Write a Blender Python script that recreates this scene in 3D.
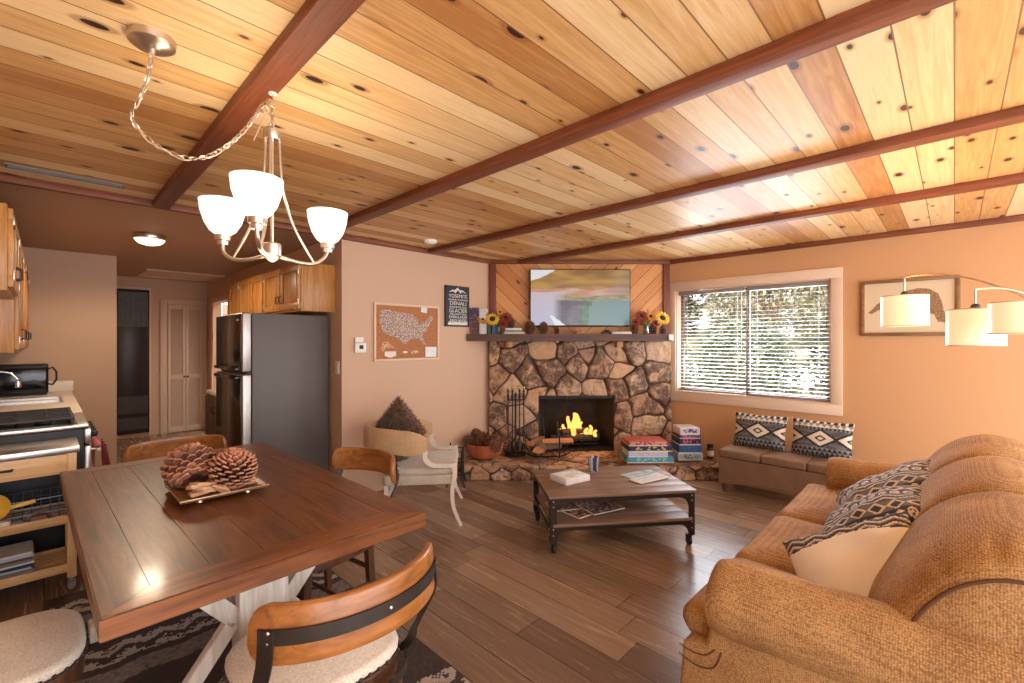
import bpy, bmesh, math, random
from mathutils import Vector, Matrix, Euler, noise
PI = math.pi
R = math.radians
for _o in list(bpy.data.objects): bpy.data.objects.remove(_o)
SC = bpy.context.scene
COL = SC.collection

# ------------------------------------------------------------------ camera, world, lights, exposure
cam_data = bpy.data.cameras.new('camera'); cam = bpy.data.objects.new('camera', cam_data); COL.objects.link(cam)
cam.location = (0, 0, 1.44); cam.rotation_euler = (R(90), 0, R(-45.8))
cam_data.sensor_width = 36; cam_data.lens = 455 / 1024 * 36; cam_data.clip_start = 0.02
SC.camera = cam
def area(name, loc, to, size, power, color):
    d = bpy.data.lights.new(name, 'AREA'); d.energy = power; d.color = color; d.shape = 'RECTANGLE'; d.size, d.size_y = size
    o = bpy.data.objects.new(name, d); COL.objects.link(o); o.location = loc
    o.rotation_euler = (Vector(to) - Vector(loc)).to_track_quat('-Z', 'Y').to_euler(); return o
world = bpy.data.worlds.new('world'); SC.world = world; world.use_nodes = True
wbg = world.node_tree.nodes['Background']
wbg.inputs[0].default_value = (0.95, 0.96, 1.0, 1); wbg.inputs[1].default_value = 4.2
sun_d = bpy.data.lights.new('sun', 'SUN'); sun_d.energy = 6.0; sun_d.angle = R(1.5); sun_d.color = (1, .95, .86)
sun = bpy.data.objects.new('sun', sun_d); COL.objects.link(sun); sun.rotation_euler = Vector((0.75, 0.35, -0.9)).to_track_quat('-Z', 'Y').to_euler()
def lamp(name, loc, power, color, radius=.04):
    d = bpy.data.lights.new(name, 'POINT'); d.energy = power; d.color = color; d.shadow_soft_size = radius
    o = bpy.data.objects.new(name, d); COL.objects.link(o); o.location = loc; return o
area('daylight_through_window', (5.46, 1.6, 1.5), (3.2, 1.2, .9), (1.4, 1.1), 52, (.80, .90, 1))
SC.view_settings.view_transform = 'Standard'; SC.view_settings.look = 'None'
SC.view_settings.gamma = 1; SC.view_settings.use_curve_mapping = False
SC.view_settings.exposure = 0.35

# ------------------------------------------------------------------ helpers
def C(r, g, b):
    f = lambda v: (v / 255 / 12.92) if v / 255 <= .04045 else ((v / 255 + .055) / 1.055) ** 2.4
    return (f(r), f(g), f(b), 1.0)

class NT:
    def __init__(s, name):
        s.m = bpy.data.materials.new(name); s.m.use_nodes = True; s.t = s.m.node_tree
        s.b = s.t.nodes['Principled BSDF']; s.out = s.t.nodes['Material Output']; s._c = None
    def node(s, typ, props=None, **inp):
        n = s.t.nodes.new(typ)
        for k, v in (props or {}).items(): setattr(n, k, v)
        for k, v in inp.items(): s.put(n.inputs[k.replace('_', ' ')] if not k.startswith('i') or not k[1:].isdigit() else n.inputs[int(k[1:])], v)
        return n
    def put(s, sock, v):
        if isinstance(v, bpy.types.NodeSocket): s.t.links.new(v, sock)
        elif v is not None: sock.default_value = v
    def obj(s):
        if s._c is None: s._c = s.t.nodes.new('ShaderNodeTexCoord').outputs['Object']
        return s._c
    def sep(s, v): n = s.node('ShaderNodeSeparateXYZ', i0=v); return n.outputs[0], n.outputs[1], n.outputs[2]
    def comb(s, x=0, y=0, z=0): return s.node('ShaderNodeCombineXYZ', i0=x, i1=y, i2=z).outputs[0]
    def m_(s, op, a, b=0.0, c=None):
        n = s.node('ShaderNodeMath', {'operation': op}, i0=a, i1=b)
        if c is not None: s.put(n.inputs[2], c)
        return n.outputs[0]
    def scale(s, v, k):
        k = k if isinstance(k, (tuple, list)) else (k, k, k)
        return s.node('ShaderNodeMapping', i0=v, i3=k).outputs[0]
    def noise(s, v, sc=5, det=4, rough=.55, dist=0.0):
        return s.node('ShaderNodeTexNoise', i0=v, Scale=sc, Detail=det, Roughness=rough, Distortion=dist).outputs[0]
    def noise_c(s, v, sc=5, det=2): return s.node('ShaderNodeTexNoise', i0=v, Scale=sc, Detail=det).outputs[1]
    def white(s, v, dim='2D'): n = s.node('ShaderNodeTexWhiteNoise', {'noise_dimensions': dim}, i0=v); return n.outputs[0]
    def voro(s, v, sc=5, feat='F1', rnd=1.0, dim='3D'):
        return s.node('ShaderNodeTexVoronoi', {'feature': feat, 'voronoi_dimensions': dim}, i0=v, Scale=sc, Randomness=rnd)
    def ramp(s, f, stops, interp='LINEAR'):
        n = s.node('ShaderNodeValToRGB', i0=f); cr = n.color_ramp; cr.interpolation = interp
        while len(cr.elements) < len(stops): cr.elements.new(.5)
        for e, (p, c) in zip(cr.elements, stops): e.position = p; e.color = c if len(c) == 4 else (*c, 1)
        return n.outputs[0]
    def mix(s, f, a, b, mode='MIX'):
        n = s.node('ShaderNodeMix', {'data_type': 'RGBA', 'blend_type': mode})
        s.put(n.inputs[0], f); s.put(n.inputs[6], a); s.put(n.inputs[7], b); return n.outputs[2]
    def attr(s, name='paint'): return s.node('ShaderNodeAttribute', {'attribute_name': name}).outputs[0]
    def bump(s, h, k=.3, d=.01):
        s.put(s.b.inputs['Normal'], s.node('ShaderNodeBump', Strength=k, Distance=d, Height=h).outputs[0])
    def fin(s, col, rough=.6, metal=0.0, spec=None, coat=None, sheen=None):
        s.put(s.b.inputs['Base Color'], col); s.put(s.b.inputs['Roughness'], rough); s.put(s.b.inputs['Metallic'], metal)
        if spec is not None: s.put(s.b.inputs['Specular IOR Level'], spec)
        if coat: s.put(s.b.inputs['Coat Weight'], coat); s.put(s.b.inputs['Coat Roughness'], .12)
        if sheen: s.put(s.b.inputs['Sheen Weight'], sheen)
        return s.m

def plain(name, col, rough=.55, metal=0.0, var=.08, sc=14, bump=0.0, **k):
    n = NT(name); f = n.noise(n.obj(), sc, 4)
    lo = tuple(c * (1 - var) for c in col[:3]) + (1,); hi = tuple(min(1, c * (1 + var)) for c in col[:3]) + (1,)
    if bump: n.bump(f, bump, .004)
    return n.fin(n.ramp(f, [(.3, lo), (.7, hi)]), rough, metal, **k)
def wood(name, dark, light, axis='y', sc=1.0, rough=.45, grain=14, coat=None, bump=.15, wear=None):
    n = NT(name); k = {'x': (1.2, grain, grain), 'y': (grain, 1.2, grain), 'z': (grain, grain, 1.2)}[axis]
    v = n.scale(n.obj(), tuple(a * sc for a in k)); f = n.noise(v, 2.2, 6, .6, .8); g = n.noise(n.obj(), 3.0, 3)
    col = n.ramp(n.m_('ADD', n.m_('MULTIPLY', f, .75), n.m_('MULTIPLY', g, .25)), [(.32, dark), (.66, light)])
    if wear:
        w = n.noise(n.scale(n.obj(), tuple(a * .5 for a in k)), 4, 5, .7); col = n.mix(n.ramp(w, [(.6, (0, 0, 0)), (.72, (1, 1, 1))]), col, wear)
    n.bump(f, bump, .003)
    return n.fin(col, rough, coat=coat)
def painted(name, rough=.6, emit=0.0, bump=0.0, metal=0.0):
    n = NT(name); c = n.attr()
    if bump: n.bump(n.noise(n.obj(), 90, 3), bump, .004)
    if emit:
        n.put(n.b.inputs['Emission Color'], c); n.b.inputs['Emission Strength'].default_value = emit
        return n.fin((.01, .01, .01, 1), .25)
    return n.fin(c, rough, metal)
def glow(name, col, strength, base=(.8, .8, .8, 1)):
    n = NT(name); f = n.noise(n.obj(), 6, 2); n.put(n.b.inputs['Emission Color'], n.mix(f, col, tuple(c * .96 for c in col[:3]) + (1,)))
    n.b.inputs['Emission Strength'].default_value = strength
    return n.fin(base, .35)

class MB:
    def __init__(s): s.bm = bmesh.new(); s.cl = None
    def _new(s, before, mi, M=None):
        vs = [v for v in s.bm.verts if v.index < 0 or v.index >= before] if False else list(s.bm.verts)[before[0]:]
        fs = list(s.bm.faces)[before[1]:]
        if M is not None: bmesh.ops.transform(s.bm, matrix=M, verts=vs)
        for f in fs: f.material_index = mi
        return vs
    def _mark(s): return (len(s.bm.verts), len(s.bm.faces))
    def raw(s, verts, faces, mi=0, M=None):
        vv = [s.bm.verts.new(M @ Vector(v) if M is not None else v) for v in verts]
        for f in faces:
            try: s.bm.faces.new([vv[i] for i in f]).material_index = mi
            except ValueError: pass
        return s
    def box(s, c, size, r=0.0, rot=None, mi=0, seg=2, M=None):
        x, y, z = (a / 2 for a in size)
        T = Matrix.Translation(c)
        if rot is not None: T = T @ (rot if isinstance(rot, Matrix) else Euler(rot).to_matrix().to_4x4())
        if M is not None: T = M @ T
        if r <= 0:
            P = [(-x, -y, -z), (x, -y, -z), (x, y, -z), (-x, y, -z), (-x, -y, z), (x, -y, z), (x, y, z), (-x, y, z)]
            return s.raw(P, [(0, 3, 2, 1), (4, 5, 6, 7), (0, 1, 5, 4), (1, 2, 6, 5), (2, 3, 7, 6), (3, 0, 4, 7)], mi, T)
        r = min(r, x * .98, y * .98, z * .98)
        b = bmesh.new(); bmesh.ops.create_cube(b, size=1)
        for v in b.verts: v.co = Vector((v.co.x * 2 * x, v.co.y * 2 * y, v.co.z * 2 * z))
        bmesh.ops.bevel(b, geom=list(b.edges), offset=r, segments=seg, profile=.5, affect='EDGES')
        b.verts.index_update(); P = [v.co.copy() for v in b.verts]; F = [[v.index for v in f.verts] for f in b.faces]; b.free()
        return s.raw(P, F, mi, T)
    def b2(s, lo, hi, r=0.0, mi=0, seg=2, M=None):
        return s.box([(a + b) / 2 for a, b in zip(lo, hi)], [abs(b - a) for a, b in zip(lo, hi)], r, None, mi, seg, M)
    def cyl(s, p0, p1, r0, r1=None, n=16, mi=0, M=None, cap=True):
        p0, p1 = Vector(p0), Vector(p1); r1 = r0 if r1 is None else r1
        q = (p1 - p0).to_track_quat('Z', 'Y'); V = []
        for p, r in ((p0, r0), (p1, r1)):
            V += [p + q @ Vector((math.cos(2 * PI * i / n) * r, math.sin(2 * PI * i / n) * r, 0)) for i in range(n)]
        F = [(i, (i + 1) % n, n + (i + 1) % n, n + i) for i in range(n)]
        if cap: F += [tuple(range(n))[::-1], tuple(range(n, 2 * n))]
        return s.raw(V, F, mi, M)
    def tube(s, pts, r, n=8, closed=False, mi=0, M=None, flat=1.0):
        pts = [Vector(p) for p in pts]; m = len(pts); rs = r if isinstance(r, (list, tuple)) else [r] * m
        V = []; up = None
        for i, p in enumerate(pts):
            a = pts[(i - 1) % m] if (closed or i > 0) else pts[0]; b = pts[(i + 1) % m] if (closed or i < m - 1) else pts[-1]
            t = (b - a).normalized()
            if up is None: up = t.orthogonal().normalized()
            up = (up - t * up.dot(t)).normalized(); w = t.cross(up)
            V += [p + (up * math.cos(2 * PI * k / n) + w * math.sin(2 * PI * k / n) * flat) * rs[i] for k in range(n)]
        F = []
        for i in range(m if closed else m - 1):
            j = (i + 1) % m
            F += [(i * n + k, i * n + (k + 1) % n, j * n + (k + 1) % n, j * n + k) for k in range(n)]
        if not closed: F += [tuple(range(n))[::-1], tuple(range((m - 1) * n, m * n))]
        return s.raw(V, F, mi, M)
    def sweep(s, prof, pts, up=(0, 0, 1), mi=0, M=None, closed=False, sc=None):
        """profile (a, b): a sideways, b along up"""
        pts = [Vector(p) for p in pts]; m = len(pts); n = len(prof); up = Vector(up); V = []
        for i, p in enumerate(pts):
            a = pts[(i - 1) % m] if (closed or i > 0) else pts[0]; b = pts[(i + 1) % m] if (closed or i < m - 1) else pts[-1]
            t = (b - a).normalized(); w = t.cross(up).normalized(); k = sc[i] if sc else 1
            V += [p + w * q[0] * k + up * q[1] * k for q in prof]
        F = []
        for i in range(m if closed else m - 1):
            j = (i + 1) % m
            F += [(i * n + k, i * n + (k + 1) % n, j * n + (k + 1) % n, j * n + k) for k in range(n)]
        if not closed: F += [tuple(range(n))[::-1], tuple(range((m - 1) * n, m * n))]
        return s.raw(V, F, mi, M)
    def lathe(s, prof, c=(0, 0, 0), n=24, mi=0, M=None, sx=1, sy=1):
        V = [(c[0] + r * math.cos(2 * PI * k / n) * sx, c[1] + r * math.sin(2 * PI * k / n) * sy, c[2] + z) for r, z in prof for k in range(n)]
        F = [(i * n + k, i * n + (k + 1) % n, (i + 1) * n + (k + 1) % n, (i + 1) * n + k) for i in range(len(prof) - 1) for k in range(n)]
        if prof[0][0] > 1e-4: F.append(tuple(range(n))[::-1])
        if prof[-1][0] > 1e-4: F.append(tuple(range((len(prof) - 1) * n, len(prof) * n)))
        return s.raw(V, F, mi, M)
    def ball(s, c, r, seg=14, rings=9, mi=0, M=None):
        r = r if isinstance(r, (tuple, list)) else (r, r, r)
        P = [(math.sin(PI * i / rings), -math.cos(PI * i / rings)) for i in range(rings + 1)]
        V = [(c[0] + a * math.cos(2 * PI * k / seg) * r[0], c[1] + a * math.sin(2 * PI * k / seg) * r[1], c[2] + z * r[2]) for a, z in P for k in range(seg)]
        F = [(i * seg + k, i * seg + (k + 1) % seg, (i + 1) * seg + (k + 1) % seg, (i + 1) * seg + k) for i in range(rings) for k in range(seg)]
        return s.raw(V, F, mi, M)
    def prism(s, poly, z0, z1, mi=0, M=None):
        n = len(poly); V = [(x, y, z0) for x, y in poly] + [(x, y, z1) for x, y in poly]
        F = [(i, (i + 1) % n, n + (i + 1) % n, n + i) for i in range(n)] + [tuple(range(n))[::-1], tuple(range(n, 2 * n))]
        return s.raw(V, F, mi, M)
    def grid(s, fn, nu, nv, mi=0, closed_u=False, M=None):
        V = [fn(i / nu, j / nv) for j in range(nv + 1) for i in range(nu + (0 if closed_u else 1))]; w = nu + (0 if closed_u else 1)
        F = [(j * w + i, j * w + (i + 1) % w, (j + 1) * w + (i + 1) % w, (j + 1) * w + i) for j in range(nv) for i in range(nu)]
        return s.raw(V, F, mi, M)
    def build(s, name, mats, parent=None, label=None, smooth=35, weld=1e-5, col=None):
        bm = s.bm
        if weld: bmesh.ops.remove_doubles(bm, verts=bm.verts, dist=weld)
        bmesh.ops.dissolve_degenerate(bm, dist=1e-6, edges=bm.edges)
        bmesh.ops.recalc_face_normals(bm, faces=bm.faces)
        me = bpy.data.meshes.new(name); bm.to_mesh(me); bm.free()
        for m in (mats if isinstance(mats, (list, tuple)) else [mats]): me.materials.append(m)
        if smooth:
            me.polygons.foreach_set('use_smooth', [True] * len(me.polygons)); me.set_sharp_from_angle(angle=R(smooth))
        if col: paint(me, col)
        o = bpy.data.objects.new(name, me); COL.objects.link(o)
        if parent: o.parent = parent
        if label: o['label'] = label
        return o

def paint(me, fn, name='paint'):
    """colour per face, fn(face centre, normal) -> linear rgb(a)"""
    a = me.color_attributes.new(name, 'FLOAT_COLOR', 'CORNER'); buf = [0.0] * (4 * len(me.loops))
    for p in me.polygons:
        c = fn(p.center, p.normal)
        for li in p.loop_indices: buf[4 * li:4 * li + 4] = (c[0], c[1], c[2], 1.0)
    a.data.foreach_set('color', buf)
def panel(w, h, nx, ny, fn, M=None, mb=None):
    """flat painted sheet in local x (0..w), z (0..h), facing -y"""
    mb = mb or MB(); mb.grid(lambda u, v: (u * w, 0, v * h), nx, ny, M=M); return mb

def tag(o, label, cat, group=None, kind=None):
    o['label'] = label; o['category'] = cat
    if group: o['group'] = group
    if kind: o['kind'] = kind
    return o
def thing(name, label, cat, loc=(0, 0, 0), rz=0.0, group=None):
    o = bpy.data.objects.new(name, None); COL.objects.link(o); o.empty_display_size = .05
    o.location = loc; o.rotation_euler = (0, 0, rz); return tag(o, label, cat, group)
def place(o, loc, rz=0.0, rot=None):
    o.location = loc; o.rotation_euler = rot or (0, 0, rz); return o
def dup(src, loc, rz=0.0, label=None, group=None, rot=None):
    def cp(o, par):
        c = o.copy(); COL.objects.link(c); c.parent = par
        for ch in o.children: cp(ch, c)
        return c
    c = cp(src, None); c.location = loc; c.rotation_euler = rot or (0, 0, rz)
    if label: c['label'] = label
    if group: c['group'] = group
    return c
def struct(name, mb, mat, smooth=35, parent=None, **k):
    o = mb.build(name, mat, parent, smooth=smooth, **k); o['kind'] = 'structure'; return o
def rr(poly_w, poly_d, r, n=5):
    """rounded rectangle outline"""
    x, y = poly_w / 2, poly_d / 2; P = []
    for cx, cy, a0 in ((x - r, y - r, 0), (-x + r, y - r, 90), (-x + r, -y + r, 180), (x - r, -y + r, 270)):
        for i in range(n + 1): a = R(a0 + 90 * i / n); P.append((cx + r * math.cos(a), cy + r * math.sin(a)))
    return P
def slab(mb, outline, z0, z1, r=.02, mi=0, crown=0.0, steps=4, M=None):
    """soft slab: outline shrunk at top and bottom edges by r"""
    cx = sum(p[0] for p in outline) / len(outline); cy = sum(p[1] for p in outline) / len(outline)
    def ring(k, z):
        out = []
        for x, y in outline:
            dx, dy = x - cx, y - cy; L = math.hypot(dx, dy) or 1; out.append((cx + dx * (1 - k / L), cy + dy * (1 - k / L), z))
        return out
    rings = []
    for i in range(steps + 1): a = PI / 2 * i / steps; rings.append(ring(r * (1 - math.sin(a)), z0 + r * (1 - math.cos(a))))
    for i in range(steps + 1): a = PI / 2 * i / steps; rings.append(ring(r * (1 - math.cos(a)), z1 - crown - r * (1 - math.sin(a))))
    if crown:
        for f in (.35, .7, .93):
            rings.append([(cx + (p[0] - cx) * (1 - f), cy + (p[1] - cy) * (1 - f), z1 - crown + crown * math.sin(f * PI / 2)) for p in ring(r, 0)])
    n = len(outline); V = [p for q in rings for p in q]
    F = [(i * n + k, i * n + (k + 1) % n, (i + 1) * n + (k + 1) % n, (i + 1) * n + k) for i in range(len(rings) - 1) for k in range(n)]
    F += [tuple(range(n))[::-1], tuple(range((len(rings) - 1) * n, len(rings) * n))]
    return mb.raw(V, F, mi, M)
def pillow_fn(w, h, t, pinch=.06, ripple=.0, seed=1):
    def f(u, v, side):
        x, y = u * 2 - 1, v * 2 - 1
        k = max(0, 1 - abs(x) ** 3.2) ** .55 * max(0, 1 - abs(y) ** 3.2) ** .55
        ex = 1 - pinch * (1 - y * y) ; ey = 1 - pinch * (1 - x * x)
        px, py = x * w / 2 * ex, y * h / 2 * ey
        d = ripple * noise.noise(Vector((px * 7 + seed, py * 7, side))) * k ** .5
        return Vector((px, side * (t / 2 * k + d), py))
    return f
def make_pillow(name, w, h, t, mat, colfn=None, parent=None, nu=40, nv=28, pinch=.07, ripple=.012, seed=1, label=None):
    f = pillow_fn(w, h, t, pinch, ripple, seed); mb = MB()
    mb.grid(lambda u, v: f(u, v, -1), nu, nv); mb.grid(lambda u, v: f(1 - u, v, 1), nu, nv)
    return mb.build(name, mat, parent, smooth=80, weld=1e-4, col=colfn, label=label)
def text_mesh(name, s, size, mat, parent, loc, rot, depth=.001, align='CENTER', label=None, sx=1.0):
    cu = bpy.data.curves.new(name, 'FONT'); cu.body = s; cu.size = size; cu.extrude = depth; cu.align_x = align; cu.align_y = 'CENTER'
    tmp = bpy.data.objects.new(name + '_t', cu); COL.objects.link(tmp); bpy.context.view_layer.update()
    me = bpy.data.meshes.new_from_object(tmp.evaluated_get(bpy.context.evaluated_depsgraph_get())); bpy.data.objects.remove(tmp)
    me.transform(Matrix.Diagonal((sx, 1, 1, 1))); me.materials.clear(); me.materials.append(mat)
    o = bpy.data.objects.new(name, me); COL.objects.link(o); o.parent = parent; o.location = loc; o.rotation_euler = rot
    if label: o['label'] = label
    return o
def inpoly(x, y, P):
    c = False; j = len(P) - 1
    for i in range(len(P)):
        if (P[i][1] > y) != (P[j][1] > y) and x < (P[j][0] - P[i][0]) * (y - P[i][1]) / (P[j][1] - P[i][1]) + P[i][0]: c = not c
        j = i
    return c
def nz(x, y, z=0.0): return noise.noise(Vector((x, y, z)))
def lerp(a, b, t): return tuple(p + (q - p) * t for p, q in zip(a, b))

# ------------------------------------------------------------------ materials
def plank_wood(name, along, w, stops, knots=True, rough=.35, groove=.006, length=None, knot_sc=1.0, groove_col=(.05, .02, .008, 1), chev=None, coat=None, streak=.5):
    """boards running along one object axis; along: 'x' or 'y' or 'chevron'"""
    n = NT(name); x, y, z = n.sep(n.obj())
    if along == 'x': a, c = x, y
    elif along == 'y': a, c = y, x
    else:
        d = n.m_('ABSOLUTE', n.m_('SUBTRACT', x, chev)); c = n.m_('MULTIPLY', n.m_('SUBTRACT', z, d), .7071); a = n.m_('MULTIPLY', n.m_('ADD', z, d), .7071)
        a = n.m_('ADD', a, n.m_('MULTIPLY', n.m_('GREATER_THAN', x, chev), 7.3)); 
    cw = n.m_('DIVIDE', c, w); ci = n.m_('FLOOR', cw); cf = n.m_('FRACT', cw)
    if along == 'chevron': ci = n.m_('ADD', ci, n.m_('MULTIPLY', n.m_('GREATER_THAN', x, chev), 31.0))
    r1 = n.white(n.comb(ci, 3.7, 0))
    a2 = n.m_('ADD', a, n.m_('MULTIPLY', r1, 9.0))
    edge = n.m_('MINIMUM', cf, n.m_('SUBTRACT', 1.0, cf)); gr = n.m_('LESS_THAN', n.m_('MULTIPLY', edge, w), groove / 2)
    ri = 0.0
    if length:
        al = n.m_('DIVIDE', a2, length); ri = n.m_('FLOOR', al); af = n.m_('FRACT', al)
        e2 = n.m_('MULTIPLY', n.m_('MINIMUM', af, n.m_('SUBTRACT', 1.0, af)), length)
        gr = n.m_('MAXIMUM', gr, n.m_('LESS_THAN', e2, groove / 2))
    rnd = n.white(n.comb(ci, ri, 0))
    # grain, stretched along the board
    gv = n.comb(n.m_('MULTIPLY', a2, 1.3), n.m_('MULTIPLY', c, 22.0), n.m_('MULTIPLY', ci, 1.7))
    wob = n.noise(gv, 1.6, 6, .62, 1.3)
    f = n.m_('ADD', n.m_('MULTIPLY', wob, streak), n.m_('MULTIPLY', rnd, 1 - streak))
    col = n.ramp(f, stops)
    if knots:
        kv = n.comb(n.m_('MULTIPLY', a2, 3.4 * knot_sc), n.m_('MULTIPLY', c, 7.1 * knot_sc), 0.0)
        vo = n.voro(kv, 1.0, dim='2D'); d = vo.outputs[0]; rc = n.white(vo.outputs[1], '3D')
        size = n.m_('MULTIPLY', n.m_('MAXIMUM', n.m_('SUBTRACT', rc, .50), 0.0), .24)
        k = n.ramp(n.m_('SUBTRACT', d, size), [(0.0, (1, 1, 1)), (.022, (0, 0, 0))])
        halo = n.ramp(n.m_('SUBTRACT', d, n.m_('MULTIPLY', size, 1.6)), [(0.0, (.5, .5, .5)), (.06, (0, 0, 0))])
        on = n.m_('GREATER_THAN', size, .02)
        col = n.mix(n.m_('MULTIPLY', on, halo), col, (stops[0][1][0] * .6, stops[0][1][1] * .42, stops[0][1][2] * .35, 1))
        col = n.mix(n.m_('MULTIPLY', on, k), col, (.045, .014, .008, 1))
        # long mineral streaks in a few boards
        st = n.noise(n.comb(n.m_('MULTIPLY', a2, .9), n.m_('MULTIPLY', c, 16.0), n.m_('MULTIPLY', ci, 5.1)), 1.3, 5, .7, .6)
        col = n.mix(n.ramp(st, [(.62, (0, 0, 0)), (.8, (.45, .45, .45))]), col, (stops[0][1][0] * .42, stops[0][1][1] * .40, stops[0][1][2] * .5, 1))
    col = n.mix(gr, col, groove_col)
    h = n.m_('SUBTRACT', n.m_('MULTIPLY', wob, .25), n.m_('MULTIPLY', gr, 1.0)); n.bump(h, .35, .003)
    return n.fin(col, n.m_('ADD', rough, n.m_('MULTIPLY', wob, .12)), coat=coat)

M = {}
def paint_wall(name, col):
    n = NT(name); f = n.noise(n.obj(), 60, 4, .6); n.bump(n.noise(n.obj(), 140, 3), .12, .002)
    return n.fin(n.mix(f, tuple(c * .97 for c in col[:3]) + (1,), col), .62)
M['wall'] = paint_wall('tan_wall_paint', C(206, 168, 138))
M['ceil_paint'] = paint_wall('painted_ceiling', C(190, 150, 118))
M['accent_wall'] = paint_wall('orange_tan_accent_paint', C(206, 154, 106))
M['trim_white'] = paint_wall('cream_trim', C(226, 196, 168))
M['white_door'] = paint_wall('white_door_paint', C(214, 186, 158))
M['pine_ceiling'] = plank_wood('knotty_pine_ceiling', 'x', .14, [(.27, C(182, 124, 68)), (.5, C(220, 172, 110)), (.72, C(242, 210, 158))], rough=.36, groove=.005, groove_col=(.26, .12, .045, 1), streak=.55)
M['pine_panel'] = plank_wood('knotty_pine_chevron', 'chevron', .13, [(.15, C(178, 104, 44)), (.5, C(208, 136, 66)), (.9, C(226, 162, 92))], rough=.4, chev=1.09, groove=.006, groove_col=(.1, .035, .01, 1))
M['floor'] = plank_wood('brown_plank_floor', 'y', .18, [(.15, C(96, 74, 60)), (.4, C(126, 101, 82)), (.65, C(150, 124, 102)), (.95, C(182, 155, 130))], rough=.2, groove=.004, length=1.2, groove_col=(.035, .018, .01, 1), knots=False, streak=.55)
M['beam'] = wood('red_brown_beam', C(92, 44, 22), C(142, 76, 42), 'y', 1, .55, 22, bump=.3)
M['beam_x'] = wood('red_brown_trim_x', C(92, 44, 22), C(142, 76, 42), 'x', 1, .55, 22, bump=.3)
M['beam_z'] = wood('red_brown_post', C(92, 42, 22), C(140, 70, 40), 'z', 1, .55, 22, bump=.3)
M['oak'] = wood('honey_oak', C(146, 92, 38), C(210, 148, 76), 'z', 1, .38, 16)
M['oak_x'] = wood('oak_end_panel', C(140, 84, 34), C(214, 148, 76), 'z', .6, .42, 10, bump=.2)
M['table_wood'] = wood('distressed_table_wood', C(62, 34, 16), C(128, 76, 36), 'y', 1, .38, 14, coat=.12, wear=C(84, 46, 22))
M['table_wood_x'] = wood('distressed_table_wood_x', C(82, 44, 20), C(152, 90, 42), 'x', 1, .4, 14, coat=.12, wear=C(178, 122, 74))
M['white_wash'] = wood('whitewashed_wood', C(176, 160, 144), C(232, 222, 208), 'z', 1, .6, 12, bump=.3, wear=C(150, 128, 108))
M['chair_wood'] = wood('chair_back_wood', C(106, 60, 24), C(172, 108, 50), 'x', 1, .35, 16, coat=.2)
M['chair_leg'] = wood('dark_chair_wood', C(58, 34, 20), C(100, 62, 36), 'z', 1, .45, 14)
M['iron'] = plain('dark_iron', C(58, 50, 44), .45, .5, .15, 30, .1)
M['black'] = plain('matte_black', C(18, 17, 17), .5, 0, .1)
M['black_gloss'] = plain('gloss_black', C(14, 14, 15), .12, 0, .1)
M['nickel'] = plain('brushed_nickel', C(206, 190, 172), .28, .95, .05, 60)
M['chrome'] = plain('chrome', C(224, 224, 224), .1, 1, .02)
M['steel'] = plain('brushed_steel', C(196, 190, 184), .3, .9, .06, 40)
M['white_plastic'] = plain('white_plastic', C(232, 226, 214), .4, 0, .02)
def linen(name, a, b, sc=900, rough=.85, bump=.25, sheen=.3):
    n = NT(name); x, y, z = n.sep(n.obj())
    w = n.m_('MULTIPLY', n.m_('SINE', n.m_('MULTIPLY', n.m_('ADD', x, z), sc)), n.m_('SINE', n.m_('MULTIPLY', n.m_('SUBTRACT', y, z), sc)))
    f = n.m_('ADD', n.m_('MULTIPLY', n.noise(n.obj(), 160, 3), .7), n.m_('MULTIPLY', n.noise(n.obj(), 7, 4), .3)); n.bump(n.m_('ADD', w, f), bump, .001)
    return n.fin(n.ramp(f, [(.35, a), (.62, b)]), rough, sheen=sheen)
M['cream_seat'] = linen('cream_seat_fabric', C(196, 180, 160), C(232, 218, 200))
M['grey_linen'] = linen('grey_beige_linen', C(158, 142, 124), C(204, 190, 172))
M['camel'] = linen('camel_fabric', C(178, 140, 98), C(206, 168, 124))
M['cream_pillow'] = linen('cream_pillow_fabric', C(226, 202, 176), C(242, 224, 202))
def sofa_mat(name, a, b):
    n = NT(name); o = n.obj(); v1 = n.voro(n.scale(o, (1, 1, 1.25)), 165, rnd=.45).outputs[0]; f = n.noise(o, 160, 2, .6); g = n.noise(o, 5, 4)
    v = n.m_('ADD', n.m_('MULTIPLY', n.m_('SUBTRACT', .6, v1), .55), n.m_('ADD', n.m_('MULTIPLY', f, .35), n.m_('MULTIPLY', g, .45))); n.bump(n.m_('SUBTRACT', n.m_('MULTIPLY', f, .3), v1), .5, .003)
    return n.fin(n.ramp(v, [(.34, a), (.66, b)]), .85)
M['sofa'] = sofa_mat('golden_tan_chenille', C(138, 96, 54), C(204, 158, 102))
M['sofa_dark'] = plain('sofa_piping', C(96, 62, 36), .8)
M['bench'] = linen('taupe_leather_cloth', C(112, 84, 64), C(144, 112, 88), 500, .55, .15, 0)
M['printed_cloth'] = painted('printed_cloth', .85, bump=.3)
M['printed'] = painted('printed_paper', .5)
M['printed_matt'] = painted('printed_surface', .7)
M['coffee_top'] = wood('grey_brown_board', C(112, 86, 70), C(152, 122, 102), 'x', 1, .45, 18)
def cone_mat():
    n = NT('pine_cone'); c = n.attr(); f = n.noise(n.obj(), 60, 3)
    return n.fin(n.mix(f, c, n.mix(.5, c, (.05, .02, .01, 1))), .7)
M['cone'] = cone_mat()
M['terracotta'] = plain('terracotta', C(168, 92, 58), .6, 0, .15, 12, .1)
M['glass'] = None
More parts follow.
